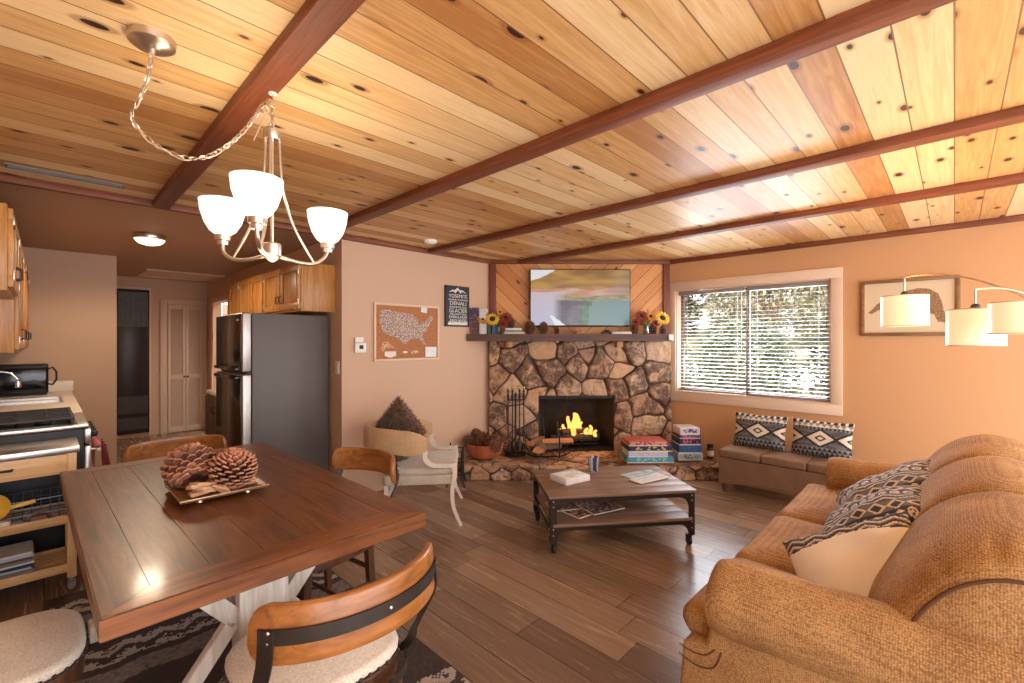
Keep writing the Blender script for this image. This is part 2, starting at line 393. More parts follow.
def glass_mat(name, tint=(1, 1, 1, 1), gl=.08, rough=0.02):
    n = NT(name); t = n.node('ShaderNodeBsdfTransparent', i0=tint); g = n.node('ShaderNodeBsdfGlossy', i0=(1, 1, 1, 1), Roughness=rough)
    fr = n.node('ShaderNodeLayerWeight', Blend=.25).outputs[0]
    mx = n.node('ShaderNodeMixShader', i0=n.m_('MULTIPLY', fr, gl * 3)); n.put(mx.inputs[1], t.outputs[0]); n.put(mx.inputs[2], g.outputs[0])
    n.put(n.out.inputs[0], mx.outputs[0]); return n.m
M['glass'] = glass_mat('clear_glass'); M['jar_glass'] = glass_mat('jar_glass', (.86, .9, .92, 1), .5)
def flame_mat():
    n = NT('flame'); x, y, z = n.sep(n.obj()); f = n.noise(n.scale(n.obj(), (1, 1, .5)), 22, 3)
    c = n.ramp(n.m_('ADD', n.m_('MULTIPLY', z, 3.2), n.m_('MULTIPLY', f, .3)), [(.45, (1, .84, .54)), (.85, (1, .60, .24)), (1.0, (.9, .3, .06))])
    e = n.node('ShaderNodeEmission', i0=c, Strength=2.6); t = n.node('ShaderNodeBsdfTransparent')
    mx = n.node('ShaderNodeMixShader', i0=n.ramp(n.node('ShaderNodeLayerWeight', Blend=.35).outputs[1], [(.2, (.85, .85, .85)), (.85, (.12, .12, .12))]))
    n.put(mx.inputs[1], t.outputs[0]); n.put(mx.inputs[2], e.outputs[0]); n.put(n.out.inputs[0], mx.outputs[0]); return n.m
M['flame'] = flame_mat()
def stone_mat():
    n = NT('field_stone'); a = n.attr('paint'); r, g, b = n.sep(a)
    base = n.ramp(r, [(0, C(176, 130, 94)), (.2, C(210, 166, 126)), (.4, C(158, 118, 90)), (.6, C(200, 164, 132)), (.8, C(176, 130, 96)), (1, C(218, 184, 148))])
    o = n.obj(); m1 = n.noise(o, 9, 8, .72, .4); m2 = n.noise(o, 28, 5, .7)
    col = n.mix(n.ramp(n.m_('ADD', m1, n.m_('MULTIPLY', n.m_('SUBTRACT', b, .5), .22)), [(.48, (0, 0, 0)), (.60, (.85, .85, .85))]), base, C(78, 52, 38))
    col = n.mix(n.ramp(m2, [(.52, (0, 0, 0)), (.7, (.5, .5, .5))]), col, C(214, 176, 142))
    col = n.mix(n.ramp(g, [(.08, (1, 1, 1)), (.2, (0, 0, 0))]), col, C(66, 42, 30))
    n.bump(n.m_('ADD', m1, n.m_('MULTIPLY', m2, .6)), .8, .012)
    return n.fin(col, .7)
M['stone'] = stone_mat()
M['granite'] = plain('cream_laminate', C(238, 224, 206), .3, 0, .04, 200)
M['log'] = wood('split_log', C(176, 106, 54), C(226, 170, 112), 'x', 1, .7, 12, bump=.5)
M['bark'] = plain('bark', C(120, 92, 72), .9, 0, .4, 30, .8)
M['ash'] = plain('charred_log', C(58, 50, 46), .9, 0, .5, 24, .6)
M['brick_black'] = plain('sooty_firebox', C(38, 33, 30), .85, 0, .45, 9, .4)
# ------------------------------------------------------------------ the room shell  (X towards the window wall, Y towards the kitchen)
WA, WB, CE, ST = 3.98, 5.23, 2.41, 1.88      # map wall Y, window wall X, ceiling Z, kitchen side wall X
mb = MB(); mb.b2((-1.3, -1.7, -.12), (5.35, 9.0, 0)); struct('floor', mb, M['floor'], 0)
mb = MB(); mb.prism([(-1.3, -1.7), (5.35, -1.7), (5.35, 4.1), (-1.3, 4.1)], CE, CE + .1); struct('ceiling', mb, M['pine_ceiling'], 0)
mb = MB(); mb.b2((-1.3, 4.1, CE), (2.0, 9.0, CE + .1)); mb.b2((-1.3, 3.985, CE - .004), (1.876, 4.1, CE)); struct('ceiling_kitchen', mb, M['ceil_paint'], 0)
# map wall with the short return beside the fridge, and the kitchen side wall with its doorway
mb = MB(); mb.b2((ST, WA, 0), (3.72, WA + .12, CE)); struct('wall_back', mb, M['wall'], 0)
mb = MB(); mb.b2((ST + .001, WA + .12, 0), (ST + .12, 7.6, CE)); mb.b2((ST, 8.5, 0), (ST + .12, 8.98, CE)); mb.b2((ST, 7.6, 2.05), (ST + .12, 8.5, CE)); struct('wall_kitchen_right', mb, M['wall'], 0)
mb = MB(); mb.b2((2.95, 6.6, 0), (3.05, 8.98, CE)); struct('wall_added_side_room', mb, M['wall'], 0)  # unseen wall, added to tone down the daylight entering by the doorway
mb = MB(); mb.b2((-.58, 6.84, 0), (.577, 6.95, CE)); mb.b2((.457, 6.95, 0), (.577, 8.85, CE)); struct('wall_kitchen_end', mb, M['wall'], 0)
mb = MB(); mb.b2((.4, 8.85, 0), (2.0, 8.97, CE)); struct('wall_hall_end', mb, M['wall'], 0)
mb = MB(); mb.b2((-.58, 3.3, 0), (-.46, 6.84, CE)); struct('wall_kitchen_left', mb, M['wall'], 0)
mb = MB(); mb.b2((-1.32, -1.7, 0), (-1.2, 3.3, CE)); mb.b2((-1.32, 3.3, 0), (-.581, 3.42, CE)); struct('wall_left', mb, M['wall'], 0)
# window wall
wy0, wy1, wz0, wz1 = .842, 2.368, .84, 2.04
mb = MB()
for lo, hi in (((WB, -1.7, 0), (WB + .14, wy0, CE)), ((WB, wy1, 0), (WB + .14, 2.56, CE)), ((WB, wy0, 0), (WB + .14, wy1, wz0)), ((WB, wy0, wz1), (WB + .14, wy1, CE))): mb.b2(lo, hi)
struct('wall_right', mb, M['accent_wall'], 0)
# diagonal fireplace wall: local x along the wall (0..2.178), local -y into the room
FM = Matrix.Translation((3.69, WA, 0)) @ Matrix.Rotation(R(-45), 4, 'Z'); FW = 2.178
def onfire(o): o.matrix_world = FM; return o
mb = MB()
for lo, hi in (((0, 0, 0), (.56, .1, 1.5)), ((1.52, 0, 0), (FW, .1, 1.5)), ((.56, 0, .82), (1.52, .1, 1.5)), ((0, 0, 1.5), (FW, .1, CE))): mb.b2(lo, hi)
onfire(struct('wall_fireplace', mb, M['pine_panel'], 0))
# beams and ceiling trims
mb = MB()
k = 0
for s in (-.62, .61, 1.73, 2.886, 4.0):
    k += 1; mb = MB(); mb.b2((s - .092, -1.7, CE - .045), (s, WA - .001, CE - .0005), .004)
    if s == 4.0: pass
    if s == 4.0: mb = MB(); mb.b2((s - .092, -1.7, CE - .045), (s, WA - .25, CE - .0005), .004)
    struct('trim_%d' % k, mb, M['beam'])
mb = MB(); mb.b2((-1.2, WA - .045, CE - .046), (3.72, WA, CE - .0005), .004); struct('trim_6', mb, M['beam_x'])
mb = MB(); mb.b2((WB - .04, -1.7, CE - .046), (WB, 2.48, CE - .0005), .004); struct('trim_7', mb, M['beam'])
mb = MB(); mb.b2((.02, -.04, CE - .046), (FW - .02, 0, CE - .0005), .004); onfire(struct('trim_8', mb, M['beam_x']))
mb = MB(); mb.b2((.012, -.03, 1.5), (.092, 0, CE - .046), .004); onfire(struct('trim_9', mb, M['beam_z']))
mb = MB(); mb.b2((FW - .092, -.03, 1.5), (FW - .012, 0, CE - .046), .004); onfire(struct('trim_10', mb, M['beam_z']))
# nail heads / screw plates under the chandelier beam
# attic hatch in the hall ceiling
mb = MB()
for lo, hi in (((.95, 7.7, CE - .02), (1.86, 7.76, CE)), ((.95, 8.5, CE - .02), (1.86, 8.56, CE)), ((.95, 7.76, CE - .02), (1.01, 8.5, CE)), ((1.8, 7.76, CE - .02), (1.86, 8.5, CE))): mb.b2(lo, hi)
mb.b2((1.01, 7.76, CE - .008), (1.8, 8.5, CE - .001)); struct('trim_11', mb, M['trim_white'])
# window: casing, sashes, glass
w = MB(); o = .09
for lo, hi in (((WB - .02, wy0 - o, wz0 - o - .01), (WB, wy1 + .068, wz0)), ((WB - .02, wy0 - o, wz1), (WB, wy1 + .068, wz1 + o + .01)), ((WB - .02, wy0 - o, wz0), (WB, wy0, wz1)), ((WB - .02, wy1, wz0), (WB, wy1 + .068, wz1))): w.b2(lo, hi, .003)
for lo, hi in (((WB - .001, wy0, wz0), (WB + .13, wy0 + .012, wz1)), ((WB - .001, wy1 - .012, wz0), (WB + .13, wy1, wz1)), ((WB - .001, wy0, wz1 - .012), (WB + .13, wy1, wz1)), ((WB - .012, wy0, wz0), (WB + .13, wy1, wz0 + .015))): w.b2(lo, hi)
win = struct('window_1', w, M['trim_white'])
ym = (wy0 + wy1) / 2
for i, (a, b) in enumerate(((wy0 + .012, ym + .015), (ym - .015, wy1 - .012))):
    s = MB(); X = WB + .085 + i * .02; t = .035
    for lo, hi in (((X, a, wz0 + .015), (X + .02, b, wz0 + .015 + t)), ((X, a, wz1 - .012 - t), (X + .02, b, wz1 - .012)), ((X, a, wz0 + .015), (X + .02, a + t, wz1 - .012)), ((X, b - t, wz0 + .015), (X + .02, b, wz1 - .012))): s.b2(lo, hi)
    s.build('sash', plain('aluminium_sash', C(128, 108, 100), .4, .5), win)
    g = MB(); g.b2((X + .008, a + t, wz0 + .05), (X + .012, b - t, wz1 - .047)); g.build('glass_pane', M['glass'], win)
# two horizontal blinds
slat = plain('blind_slat', C(226, 222, 216), .4, 0, .02); rail = plain('blind_rail', C(150, 134, 124), .4, 0, .03)
for i, (a, b) in enumerate(((wy0 + .02, ym - .012), (ym + .012, wy1 - .02))):
    t = thing('window_blind', 'white horizontal blind over the window half beside the framed picture' if i == 0 else 'white horizontal blind over the window half beside the fireplace', 'blind', (WB + .045, (a + b) / 2, 0), 0, 'blinds in the window')
    L = b - a; m = MB(); m.b2((-.025, -L / 2, 1.985), (.025, L / 2, 2.026), .003); m.build('headrail', rail, t)
    m = MB(); z = .905
    while z < 1.97: m.box((0, 0, z), (.045, L, .0022), 0, (0, R(-4.5), 0)); z += .041
    m.build('slats', slat, t, smooth=0)
    m = MB(); m.b2((-.025, -L / 2, .865), (.025, L / 2, .885), .004); m.build('bottom_rail', rail, t)
    m = MB()
    for yy in (-L * .38, L * .38):
        for xx in (-.024, .024): m.cyl((xx, yy, .88), (xx, yy, 2.0), .001, n=4)
    m.build('ladder_cord', slat, t, smooth=0)
    if i == 1: m = MB(); m.cyl((-.03, -L / 2 + .03, 1.3), (-.03, -L / 2 + .03, 1.98), .004, n=6); m.build('wand', slat, t)

# ------------------------------------------------------------------ outdoors behind the window
gm = NT('dry_snowy_ground'); f = gm.noise(gm.obj(), 1.6, 6, .6)
gm.fin(gm.ramp(f, [(.40, C(84, 78, 56)), (.52, C(140, 130, 100)), (.58, C(226, 228, 234))]), .9)
mb = MB()
def hill(u, v):
    x, y = 5.45 + u * 12, -4 + v * 15; return (x, y, -.25 + max(0, x - 6.4) * .40 + .2 * nz(x * .7, y * .7))
mb.grid(hill, 60, 70); o = struct('ground_outside', mb, gm.m, 60)
def leafmat(nm, a, b):
    n = NT(nm); f = n.noise(n.obj(), 9, 3); n.fin(n.ramp(f, [(.35, a), (.65, b)]), .6); return n.m
LM = [leafmat('dark_foliage', C(32, 36, 26), C(84, 88, 64)), leafmat('dry_foliage', C(74, 70, 50), C(142, 134, 100)), leafmat('green_foliage', C(48, 56, 40), C(112, 118, 88))]
def shrub(h, w, n, seed, mat):
    rnd = random.Random(seed); t = thing('evergreen_shrub', '', 'shrub')
    m = MB()
    for k in range(9):
        a = rnd.random() * 6.28; m.tube([(0, 0, 0), (.12 * w * math.cos(a), .12 * w * math.sin(a), h * .35), (.34 * w * math.cos(a), .34 * w * math.sin(a), h * (.6 + .35 * rnd.random()))], [.05, .03, .008], 5)
    m.build('stem', M['bark'], t)
    m = MB(); V = []; F = []
    for k in range(n):
        z = h * rnd.random() ** .8; rr_ = w / 2 * math.sqrt(max(.03, 1 - (2 * z / h - .75) ** 2 / 1.7)) * (.55 + .5 * rnd.random()); a = rnd.random() * 6.28
        c = Vector((rr_ * math.cos(a), rr_ * math.sin(a), z)); d = Vector((rnd.gauss(0, 1), rnd.gauss(0, 1), rnd.gauss(0, 1))).normalized(); e = d.orthogonal().normalized(); s = .028 + .035 * rnd.random()
        i = len(V); V += [c - d * s, c + e * s * .4, c + d * s, c - e * s * .4]; F.append((i, i + 1, i + 2, i + 3))
    m.raw(V, F); m.build('foliage', mat, t, smooth=0, weld=0); return t
protos = [shrub(2.6, 2.2, 13000, 1, LM[0]), shrub(3.4, 2.4, 14000, 2, LM[1]), shrub(1.5, 1.6, 5000, 3, LM[2])]
spots = [(10.6, .2, 0, 'dark green shrub outside, middle row, on the picture side of the window view'), (10.6, 2.8, 1, 'tall dry yellowish shrub outside, middle of the window view'),
         (10.6, 5.4, 0, 'dark shrub outside, middle row, half cut off by the fireplace end of the window'), (8.1, .8, 2, 'low green shrub outside nearest the window on the picture side'),
         (8.1, 2.5, 2, 'low green shrub outside nearest the window in the middle of the view'), (8.1, 4.2, 2, 'low green shrub outside nearest the window on the fireplace side'),
         (13.3, 1.6, 1, 'tall dry shrub outside, farthest row up the slope, picture side'), (13.3, 4.2, 0, 'dark shrub outside, farthest row up the slope, middle of the view'), (13.3, 6.8, 1, 'dry shrub outside, farthest row up the slope, fireplace side')]
used = [0, 0, 0]
for i, (x, y, k, lb) in enumerate(spots):
    z = hill((x - 5.45) / 12, (y + 4) / 15)[2] - .05
    if not used[k]: used[k] = 1; o = place(protos[k], (x, y, z), i); o['label'] = lb
    else: o = dup(protos[k], (x, y, z), i * 1.3, lb)
    o['group'] = 'shrubs outside the window'

# ------------------------------------------------------------------ fireplace
HZ = .14
def stone_sheet(mb, mapf, nu, nv, W, H, seeds_seed, cw, ch, depth, hole=None, layer=None, edge=.05, rowjit=.46):
    """mapf(u, v, d) -> point; fills layer with (cell, edge, rnd) per vertex"""
    rnd = random.Random(seeds_seed); S = []; ni, nj = int(W / cw) + 3, int(H / ch) + 3
    for i in range(ni):
        for j in range(nj):
            S.append(((i - 1 + .5 * (j % 2) + rnd.uniform(-rowjit, rowjit)) * cw, (j - .8 + rnd.uniform(-rowjit, rowjit)) * ch, rnd.random(), rnd.random(), rnd.uniform(.72, 1.35)))
    V = []; info = []
    for b in range(nv + 1):
        for a in range(nu + 1):
            u, v = a / nu, b / nv; x, y = u * W, v * H
            xx = x + .030 * nz(x * 6, y * 6, 3 + seeds_seed); yy = y + .030 * nz(x * 6, y * 6, 9 + seeds_seed)
            best = (9, None); sec = (9, None)
            for s in S:
                dx = (xx - s[0]) / s[4]; dy = (yy - s[1])
                if abs(dx) > .8 or abs(dy) > .8: continue
                d = math.hypot(dx, dy)
                if d < best[0]: sec = best; best = (d, s)
                elif d < sec[0]: sec = (d, s)
            e = sec[0] - best[0]; s = best[1]
            prof = min(1, e / edge) ** .55
            hgt = depth * (.25 + .75 * s[3]) * prof + .010 * nz(x * 14, y * 14, 1) * prof + .006 * nz(x * 40, y * 40, 1) * prof
            V.append(mapf(u, v, hgt)); info.append((s[2], min(1, e / .12), s[3]))
    F = []
    for b in range(nv):
        for a in range(nu):
            if hole and hole((a + .5) / nu * W, (b + .5) / nv * H): continue
            k = b * (nu + 1) + a; F.append((k, k + 1, k + nu + 2, k + nu + 1))
    return V, F, info
def stone_obj(name, V, F, info, parent, thick=None, M4=None):
    me = bpy.data.meshes.new(name); me.from_pydata([tuple(v) for v in V], [], F); me.update()
    a = me.color_attributes.new('paint', 'FLOAT_COLOR', 'POINT')
    a.data.foreach_set('color', [c for i in info for c in (i[0], i[1], i[2], 1.0)])
    me.materials.append(M['stone']); me.polygons.foreach_set('use_smooth', [True] * len(me.polygons))
    bm = bmesh.new(); bm.from_mesh(me)
    if thick is not None:
        be = [e for e in bm.edges if e.is_boundary]
        r = bmesh.ops.extrude_edge_only(bm, edges=be); vs = [g for g in r['geom'] if isinstance(g, bmesh.types.BMVert)]; bmesh.ops.translate(bm, vec=thick, verts=vs)
    loose = [v for v in bm.verts if not v.link_faces]; bmesh.ops.delete(bm, geom=loose, context='VERTS'); bmesh.ops.recalc_face_normals(bm, faces=bm.faces); bm.to_mesh(me); bm.free()
    o = bpy.data.objects.new(name, me); COL.objects.link(o); o.parent = parent; return o
fp = thing('stone_fireplace', 'corner fireplace faced with brown field stones under the mantel shelf', 'fireplace', (3.69, WA, 0), R(-45))
V, F, info = stone_sheet(None, lambda u, v, d: Vector((.012 + u * (FW - .024), -.035 - d, HZ - .03 + v * (1.445 - HZ + .03))), 186, 112, FW, 1.335, 11, .30, .235, .05,
                         hole=lambda x, y: .588 < x < 1.495 and y < .797 - .11)
stone_obj('stone_face', V, F, info, fp, Vector((0, .035, 0)))
m = MB()    # firebox interior
fb = .45
m.raw([(.56, .04, 0), (1.52, .04, 0), (1.52, .04, .82), (.56, .04, .82), (.7, fb, .0), (1.38, fb, .0), (1.38, fb, .82), (.7, fb, .82)],
      [(0, 4, 7, 3), (1, 2, 6, 5), (4, 5, 6, 7), (3, 7, 6, 2)])
m.b2((.55, -.02, 0), (1.53, fb + .02, HZ + .012)); m.build('firebox', M['brick_black'], fp, smooth=0, label='sooty black firebox')
m = MB(); m.b2((.585, -.03, .765), (1.5, -.012, .80)); m.b2((.585, -.03, HZ + .01), (.605, -.012, .80)); m.b2((1.48, -.03, HZ + .01), (1.5, -.012, .80))
m.tube([(.60, .0, .55), (.64, .01, .52), (.66, .02, .35), (.65, .02, .18)], .012, 6)
for q in (.93, 1.12): m.cyl((q, -.035, .735), (q, -.035, .78), .007, n=8)
m.build('fire_frame', M['black'], fp)
# hearth: front line, middle line, fireplace line
FL, FR, ML, MR = (3.05, 3.66), (4.94, 1.73), (3.24, 3.972), (5.222, 1.95); BL, BR = (3.70, 3.965), (5.222, 2.445)
inv = FM.inverted()
def hpt(u, v, z):
    if v < .45: t = v / .45; a, b = lerp(FL, ML, t), lerp(FR, MR, t)
    else: t = (v - .45) / .55; a, b = lerp(ML, BL, t), lerp(MR, BR, t)
    p = lerp(a, b, u); return inv @ Vector((p[0], p[1], z))
def curb(u, v, d):
    p = lerp(FL, FR, u); n = (-.70, -.71); z = v * (HZ - .006)
    return inv @ Vector((p[0] + n[0] * d, p[1] + n[1] * d, z))
V, F, info = stone_sheet(None, curb, 190, 12, 2.7, .135, 5, .24, .15, .03, edge=.04, rowjit=.3)
stone_obj('hearth_front', V, F, info, fp, inv.to_3x3() @ Vector((.06, .06, 0)))
V, F, info = stone_sheet(None, lambda u, v, d: hpt(u, v, HZ - .012 + d), 150, 44, 2.7, .75, 8, .42, .26, .012, edge=.03)
stone_obj('hearth_top', V, F, info, fp, Vector((0, 0, -.05)))
for u0 in (.245, 1.53): m = MB(); m.b2((u0 - .035, -.17, 1.372), (u0 + .035, -.02, 1.445), .004); m.build('corbel', M['oak'], fp)
mt = MB(); mt.prism([(.0, -.03), (-.235, -.262), (2.11, -.262), (2.11, -.03)], 1.445, 1.525)
o = mt.build('mantel_shelf', wood('dark_mantel_wood', C(64, 34, 20), C(104, 62, 38), 'x', 1, .5, 16)); o.matrix_world = FM
tag(o, 'long dark brown wooden mantel shelf above the stone fireplace', 'shelf')
# fire: grate, burning logs, flames
t = thing('fire_grate', 'black iron grate holding the burning logs in the firebox', 'grate', (3.69, WA, 0), R(-45)); zb = HZ + .012
m = MB()
for q in range(7): xx = .82 + q * .075; m.tube([(xx, -.01, zb + .11), (xx, .02, zb + .06), (xx, .26, zb + .06), (xx, .29, zb + .11)], .008, 6)
for yy in (.04, .25):
    m.cyl((.78, yy, zb + .055), (1.32, yy, zb + .055), .009, n=6)
    for xx in (.82, 1.27): m.cyl((xx, yy, zb - .004), (xx, yy, zb + .06), .009, n=6)
m.build('grate_bars', M['black'], t)
def log_mesh(L, r, seed, split=False):
    rnd = random.Random(seed); m = MB(); n = 12 if not split else 7; P = []
    for k in range(n):
        a = 2 * PI * k / n if not split else (PI * k / (n - 2) if k < n - 1 else None)
        if a is None: P.append((0, -r * .25))
        else: rr_ = r * (1 + .12 * rnd.uniform(-1, 1)); P.append((rr_ * math.cos(a), rr_ * math.sin(a)))
    pts = [(-L / 2 + L * i / 6, .01 * nz(i, seed), .01 * nz(seed, i)) for i in range(7)]
    m.sweep(P, pts, sc=[.96, 1, 1.02, .99, 1.03, 1, .95]); return m
for i, (x, y, z, rz, L, r, lb) in enumerate(((1.0, .10, .115, 8, .5, .05, 'charred log at the front of the burning fire'), (1.12, .2, .115, -6, .48, .05, 'charred log at the back of the burning fire'), (1.07, .15, .19, 22, .42, .042, 'charred log lying across the top of the fire'))):
    o = log_mesh(L, r, i + 4).build('burning_log', M['ash'], smooth=50); o.matrix_world = FM @ Matrix.Translation((x, y, zb + z)) @ Matrix.Rotation(R(rz), 4, 'Z'); tag(o, lb, 'log', 'logs burning in the fireplace')
m = MB(); rnd = random.Random(5)
for q, (x, h, r) in enumerate(((.88, .09, .022), (.925, .14, .022), (.985, .24, .026), (1.03, .29, .030), (1.085, .27, .030), (1.13, .17, .022), (1.19, .10, .022), (1.24, .13, .022), (1.29, .08, .02), (.95, .07, .02), (1.06, .10, .03))):
    y = .13 + .04 * rnd.uniform(-1, 1); ph = rnd.random() * 6
    m.tube([(x + .022 * math.sin(ph + i * .9) * i / 7, y, zb + .13 + h * i / 7) for i in range(8)], [r * (.55 + .9 * math.sin(min(1, (i + 1) / 4) * PI / 2) * (1 - i / 7) ** .8) * (.7 if i == 0 else 1) + .001 for i in range(8)], 8)
o = m.build('fire_flames', M['flame'], smooth=80); o.matrix_world = FM @ Matrix.Translation((0, 0, 0)); tag(o, 'yellow orange flames rising from the logs in the fireplace', 'fire', kind='stuff')
p = FM @ Vector((1.08, .02, .5)); lamp('fire_light', p, 2.5, (1, .45, .15), .06)

# ------------------------------------------------------------------ television
t = thing('television', 'flat wall television showing a blurred landscape, above the mantel', 'television', (3.69, WA, 0), R(-45))
m = MB(); m.b2((.49, -.085, 1.615), (1.676, -.035, 2.29), .006); m.build('bezel', M['black_gloss'], t)
m = MB(); m.b2((.85, -.036, 1.75), (1.3, -.001, 2.15)); m.build('wall_bracket', M['black'], t)
def tvc(c, n):
    u = (c.x - .5) / 1.166; v = (c.z - 1.63) / .652; N = nz(u * 5, v * 12, 2); n2 = nz(u * 9 + 4, v * 22, 7)
    v += .035 * nz(u * 4, v * 3, 5) + .012 * nz(u * 30, v * 30, 5); hy = .80 + .8 * u
    if v > hy: c0 = (1, 1, 1)
    elif v > .66: c0 = lerp(C(214, 160, 70), C(160, 110, 46), min(1, max(0, .5 + N + (v - .8)))); c0 = lerp(c0, C(150, 140, 130), max(0, u - .75) * 1.8)
    elif v > .54: c0 = lerp(C(226, 190, 168), C(222, 150, 110), min(1, max(0, .5 + N * 1.6))); c0 = lerp(c0, C(150, 120, 116), max(0, u - .7) * 2)
    elif v > .44: c0 = lerp(C(196, 170, 130), C(150, 140, 90), min(1, max(0, .5 + n2 * 1.5)))
    else:
        if u > .585: c0 = lerp(C(134, 166, 150), C(120, 150, 164), u - .3 + n2 * .3)
        elif u > .52: c0 = lerp(C(84, 128, 76), C(120, 150, 120), .5 + n2)
        else: c0 = lerp(C(108, 96, 110), C(130, 126, 128), .5 + n2)
    if u < .34 and v < .60: k = min(1, (.36 - u) * 7); c0 = lerp(c0, lerp(C(196, 200, 226), C(226, 206, 212), min(1, v * 1.6 + .3 * N)), k)
    if .24 < u < .40 and v < .46: c0 = lerp(c0, C(62, 56, 78), .75 * max(0, 1 - abs(u - .32) / .09))
    if abs(v - .40) < .05 and .3 < u < .62: c0 = lerp(c0, C(86, 84, 92), .6)
    if abs(u - (.30 - v * .6)) < .035 * (.2 - v) * 8 and v < .17 and u > .17: c0 = (1, 1, 1)
    return c0
m = panel(1.166, .652, 150, 84, None); M_tv = painted('television_picture', .15, emit=.52)
s = m.build('screen', M_tv, t, smooth=0, col=lambda c, n: tvc(Vector((c.x + .5, 0, c.z + 1.63)), n)); s.location = (.5, -.0865, 1.63)
# ------------------------------------------------------------------ mantel and hearth objects
def FP(u, n, z): return tuple(FM @ Vector((u, -n, z)))     # fireplace wall frame -> room
MZ = 1.526
def cone_obj(name, h, r, mat_cols, seed, n=110, lbl=None, cat='pine cone'):
    """open pine cone: rounded woody scales in a spiral around a core"""
    rnd = random.Random(seed); m = MB(); rf = lambda f: r * max(.02, math.sin(PI * (.13 + .87 * min(1, max(0, f))))) ** .72
    m.lathe([(.001, .01 * h)] + [(rf(f) * .52, h * (.03 + .92 * f)) for f in [k / 9 for k in range(10)]] + [(.001, .965 * h)], n=12)
    for i in range(n):
        f = (i + .5) / n; a = i * 2.39996; rad = rf(f) * (1 + .05 * rnd.uniform(-1, 1)); z = h * (.03 + .90 * f); el = -.30 + 1.35 * f
        d = Vector((math.cos(a), math.sin(a), 0)); w = Vector((-math.sin(a), math.cos(a), 0)); up = Vector((0, 0, 1)); W = r * (.27 - .13 * f) * (1 if n < 120 else .82); T = r * .04
        L = rad * .66; dir_ = (d * math.cos(el) + up * math.sin(el)); nn = (up * math.cos(el) - d * math.sin(el)); b0 = d * rad * .46 + up * z
        top = [b0 - w * W * .5, b0 + w * W * .5, b0 + dir_ * L * .65 + w * W, b0 + dir_ * L * .92 + w * W * .62 + nn * T * .5, b0 + dir_ * L + nn * T, b0 + dir_ * L * .92 - w * W * .62 + nn * T * .5, b0 + dir_ * L * .65 - w * W]
        V = [p + nn * T for p in top] + [p - nn * T for p in top]; k = 7
        m.raw(V, [tuple(range(k)), tuple(range(k, 2 * k))[::-1]] + [(j, (j + 1) % k, k + (j + 1) % k, k + j) for j in range(k)])
    lo, hi = mat_cols
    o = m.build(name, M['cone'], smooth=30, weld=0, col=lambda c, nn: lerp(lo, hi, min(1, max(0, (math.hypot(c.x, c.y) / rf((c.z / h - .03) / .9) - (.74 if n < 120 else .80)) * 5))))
    if lbl: tag(o, lbl, cat)
    return o
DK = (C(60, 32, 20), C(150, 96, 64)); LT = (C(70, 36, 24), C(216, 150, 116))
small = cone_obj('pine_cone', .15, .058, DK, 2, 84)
def cone(o, loc, s, lb, grp, rot=(0, 0, 0)):
    place(o, loc, rot=rot); o.scale = (s * 1.12, s * 1.12, s * 1.1); tag(o, lb, 'pine cone', grp); return o
cm = [(.49, .15, 1.0, 'tallest dark pine cone on the mantel, left of the pair below the television'), (.645, .16, .92, 'pine cone standing second in the row below the television'),
      (.80, .14, .55, 'small squat pine cone below the television, right of the taller pair'), (1.70, .16, .80, 'pine cone at the left foot of the right mantel bouquet')]
first = True
for u, n_, s, lb in cm:
    o = small if first else dup(small, (0, 0, 0)); first = False
    cone(o, FP(u, n_, MZ), s, lb, 'pine cones on the mantel', (0, 0, u * 5))
for u, n_, s, lb in ((1.93, .12, .82, 'dark pine cone at the right foot of the right mantel bouquet'), (2.03, .17, .66, 'greyish pine cone nearest the right end of the mantel')):
    cone(dup(small, (0, 0, 0)), FP(u, n_, MZ), s, lb, 'pine cones on the mantel', (0, 0, u * 3))
# frame, binder and books leaning at the left end
def book(name, w, d, h, cover, page, lb, loc, rz, cat='book', grp=None, rot=None, deco=None):
    """upright book: w thick, d deep, h tall, spine towards -y"""
    t = thing(name, lb, cat, loc, rz, grp)
    if rot: t.rotation_euler = rot
    m = MB(); m.b2((-w / 2, -d / 2, 0), (-w / 2 + .003, d / 2, h)); m.b2((w / 2 - .003, -d / 2, 0), (w / 2, d / 2, h)); m.b2((-w / 2, -d / 2, 0), (w / 2, -d / 2 + .003, h))
    m.build('cover', cover, t); m = MB(); m.b2((-w / 2 + .003, -d / 2 + .003, .003), (w / 2 - .003, d / 2 - .004, h - .003)); m.build('pages', page, t)
    if deco: m = MB(); m.b2((-w / 2 - .0008, -d / 2 - .0008, h * .6), (w / 2 + .0008, -d / 2, h * .72)); m.build('spine_label', deco, t)
    return t
PG = plain('book_pages', C(230, 220, 200), .8, 0, .04)
cov = {k: plain('cover_' + k, c, .45, 0, .1) for k, c in dict(purple=C(84, 54, 104), white=C(226, 224, 220), green=C(58, 74, 40), blue=C(52, 92, 138), navy=C(34, 40, 78), teal=C(74, 150, 178), red=C(196, 96, 84), pale=C(190, 206, 222), cream=C(214, 200, 176), grey=C(130, 128, 124), brown=C(110, 70, 44)).items()}
t = thing('standing_print', 'dark purple and red mottled print standing at the left end of the mantel', 'print', FP(-.155, .215, MZ), R(-45))
m = panel(.10, .30, 14, 40, None); o = m.build('printed_face', M['printed'], t, smooth=0, col=lambda c, n: lerp(lerp(C(58, 44, 84), C(96, 40, 42), min(1, max(0, 1.2 - c.z * 5))), C(190, 130, 110), max(0, nz(c.x * 40, c.z * 40)) * .9)); o.location = (-.05, -.001, 0)
m = MB(); m.b2((-.05, 0, 0), (.05, .008, .30)); m.build('backing', cov['navy'], t)
book('binder', .075, .12, .29, cov['white'], PG, 'tall white book standing beside the purple print on the mantel', FP(-.045, .19, MZ), R(-45 - 12), grp='books standing on the mantel')
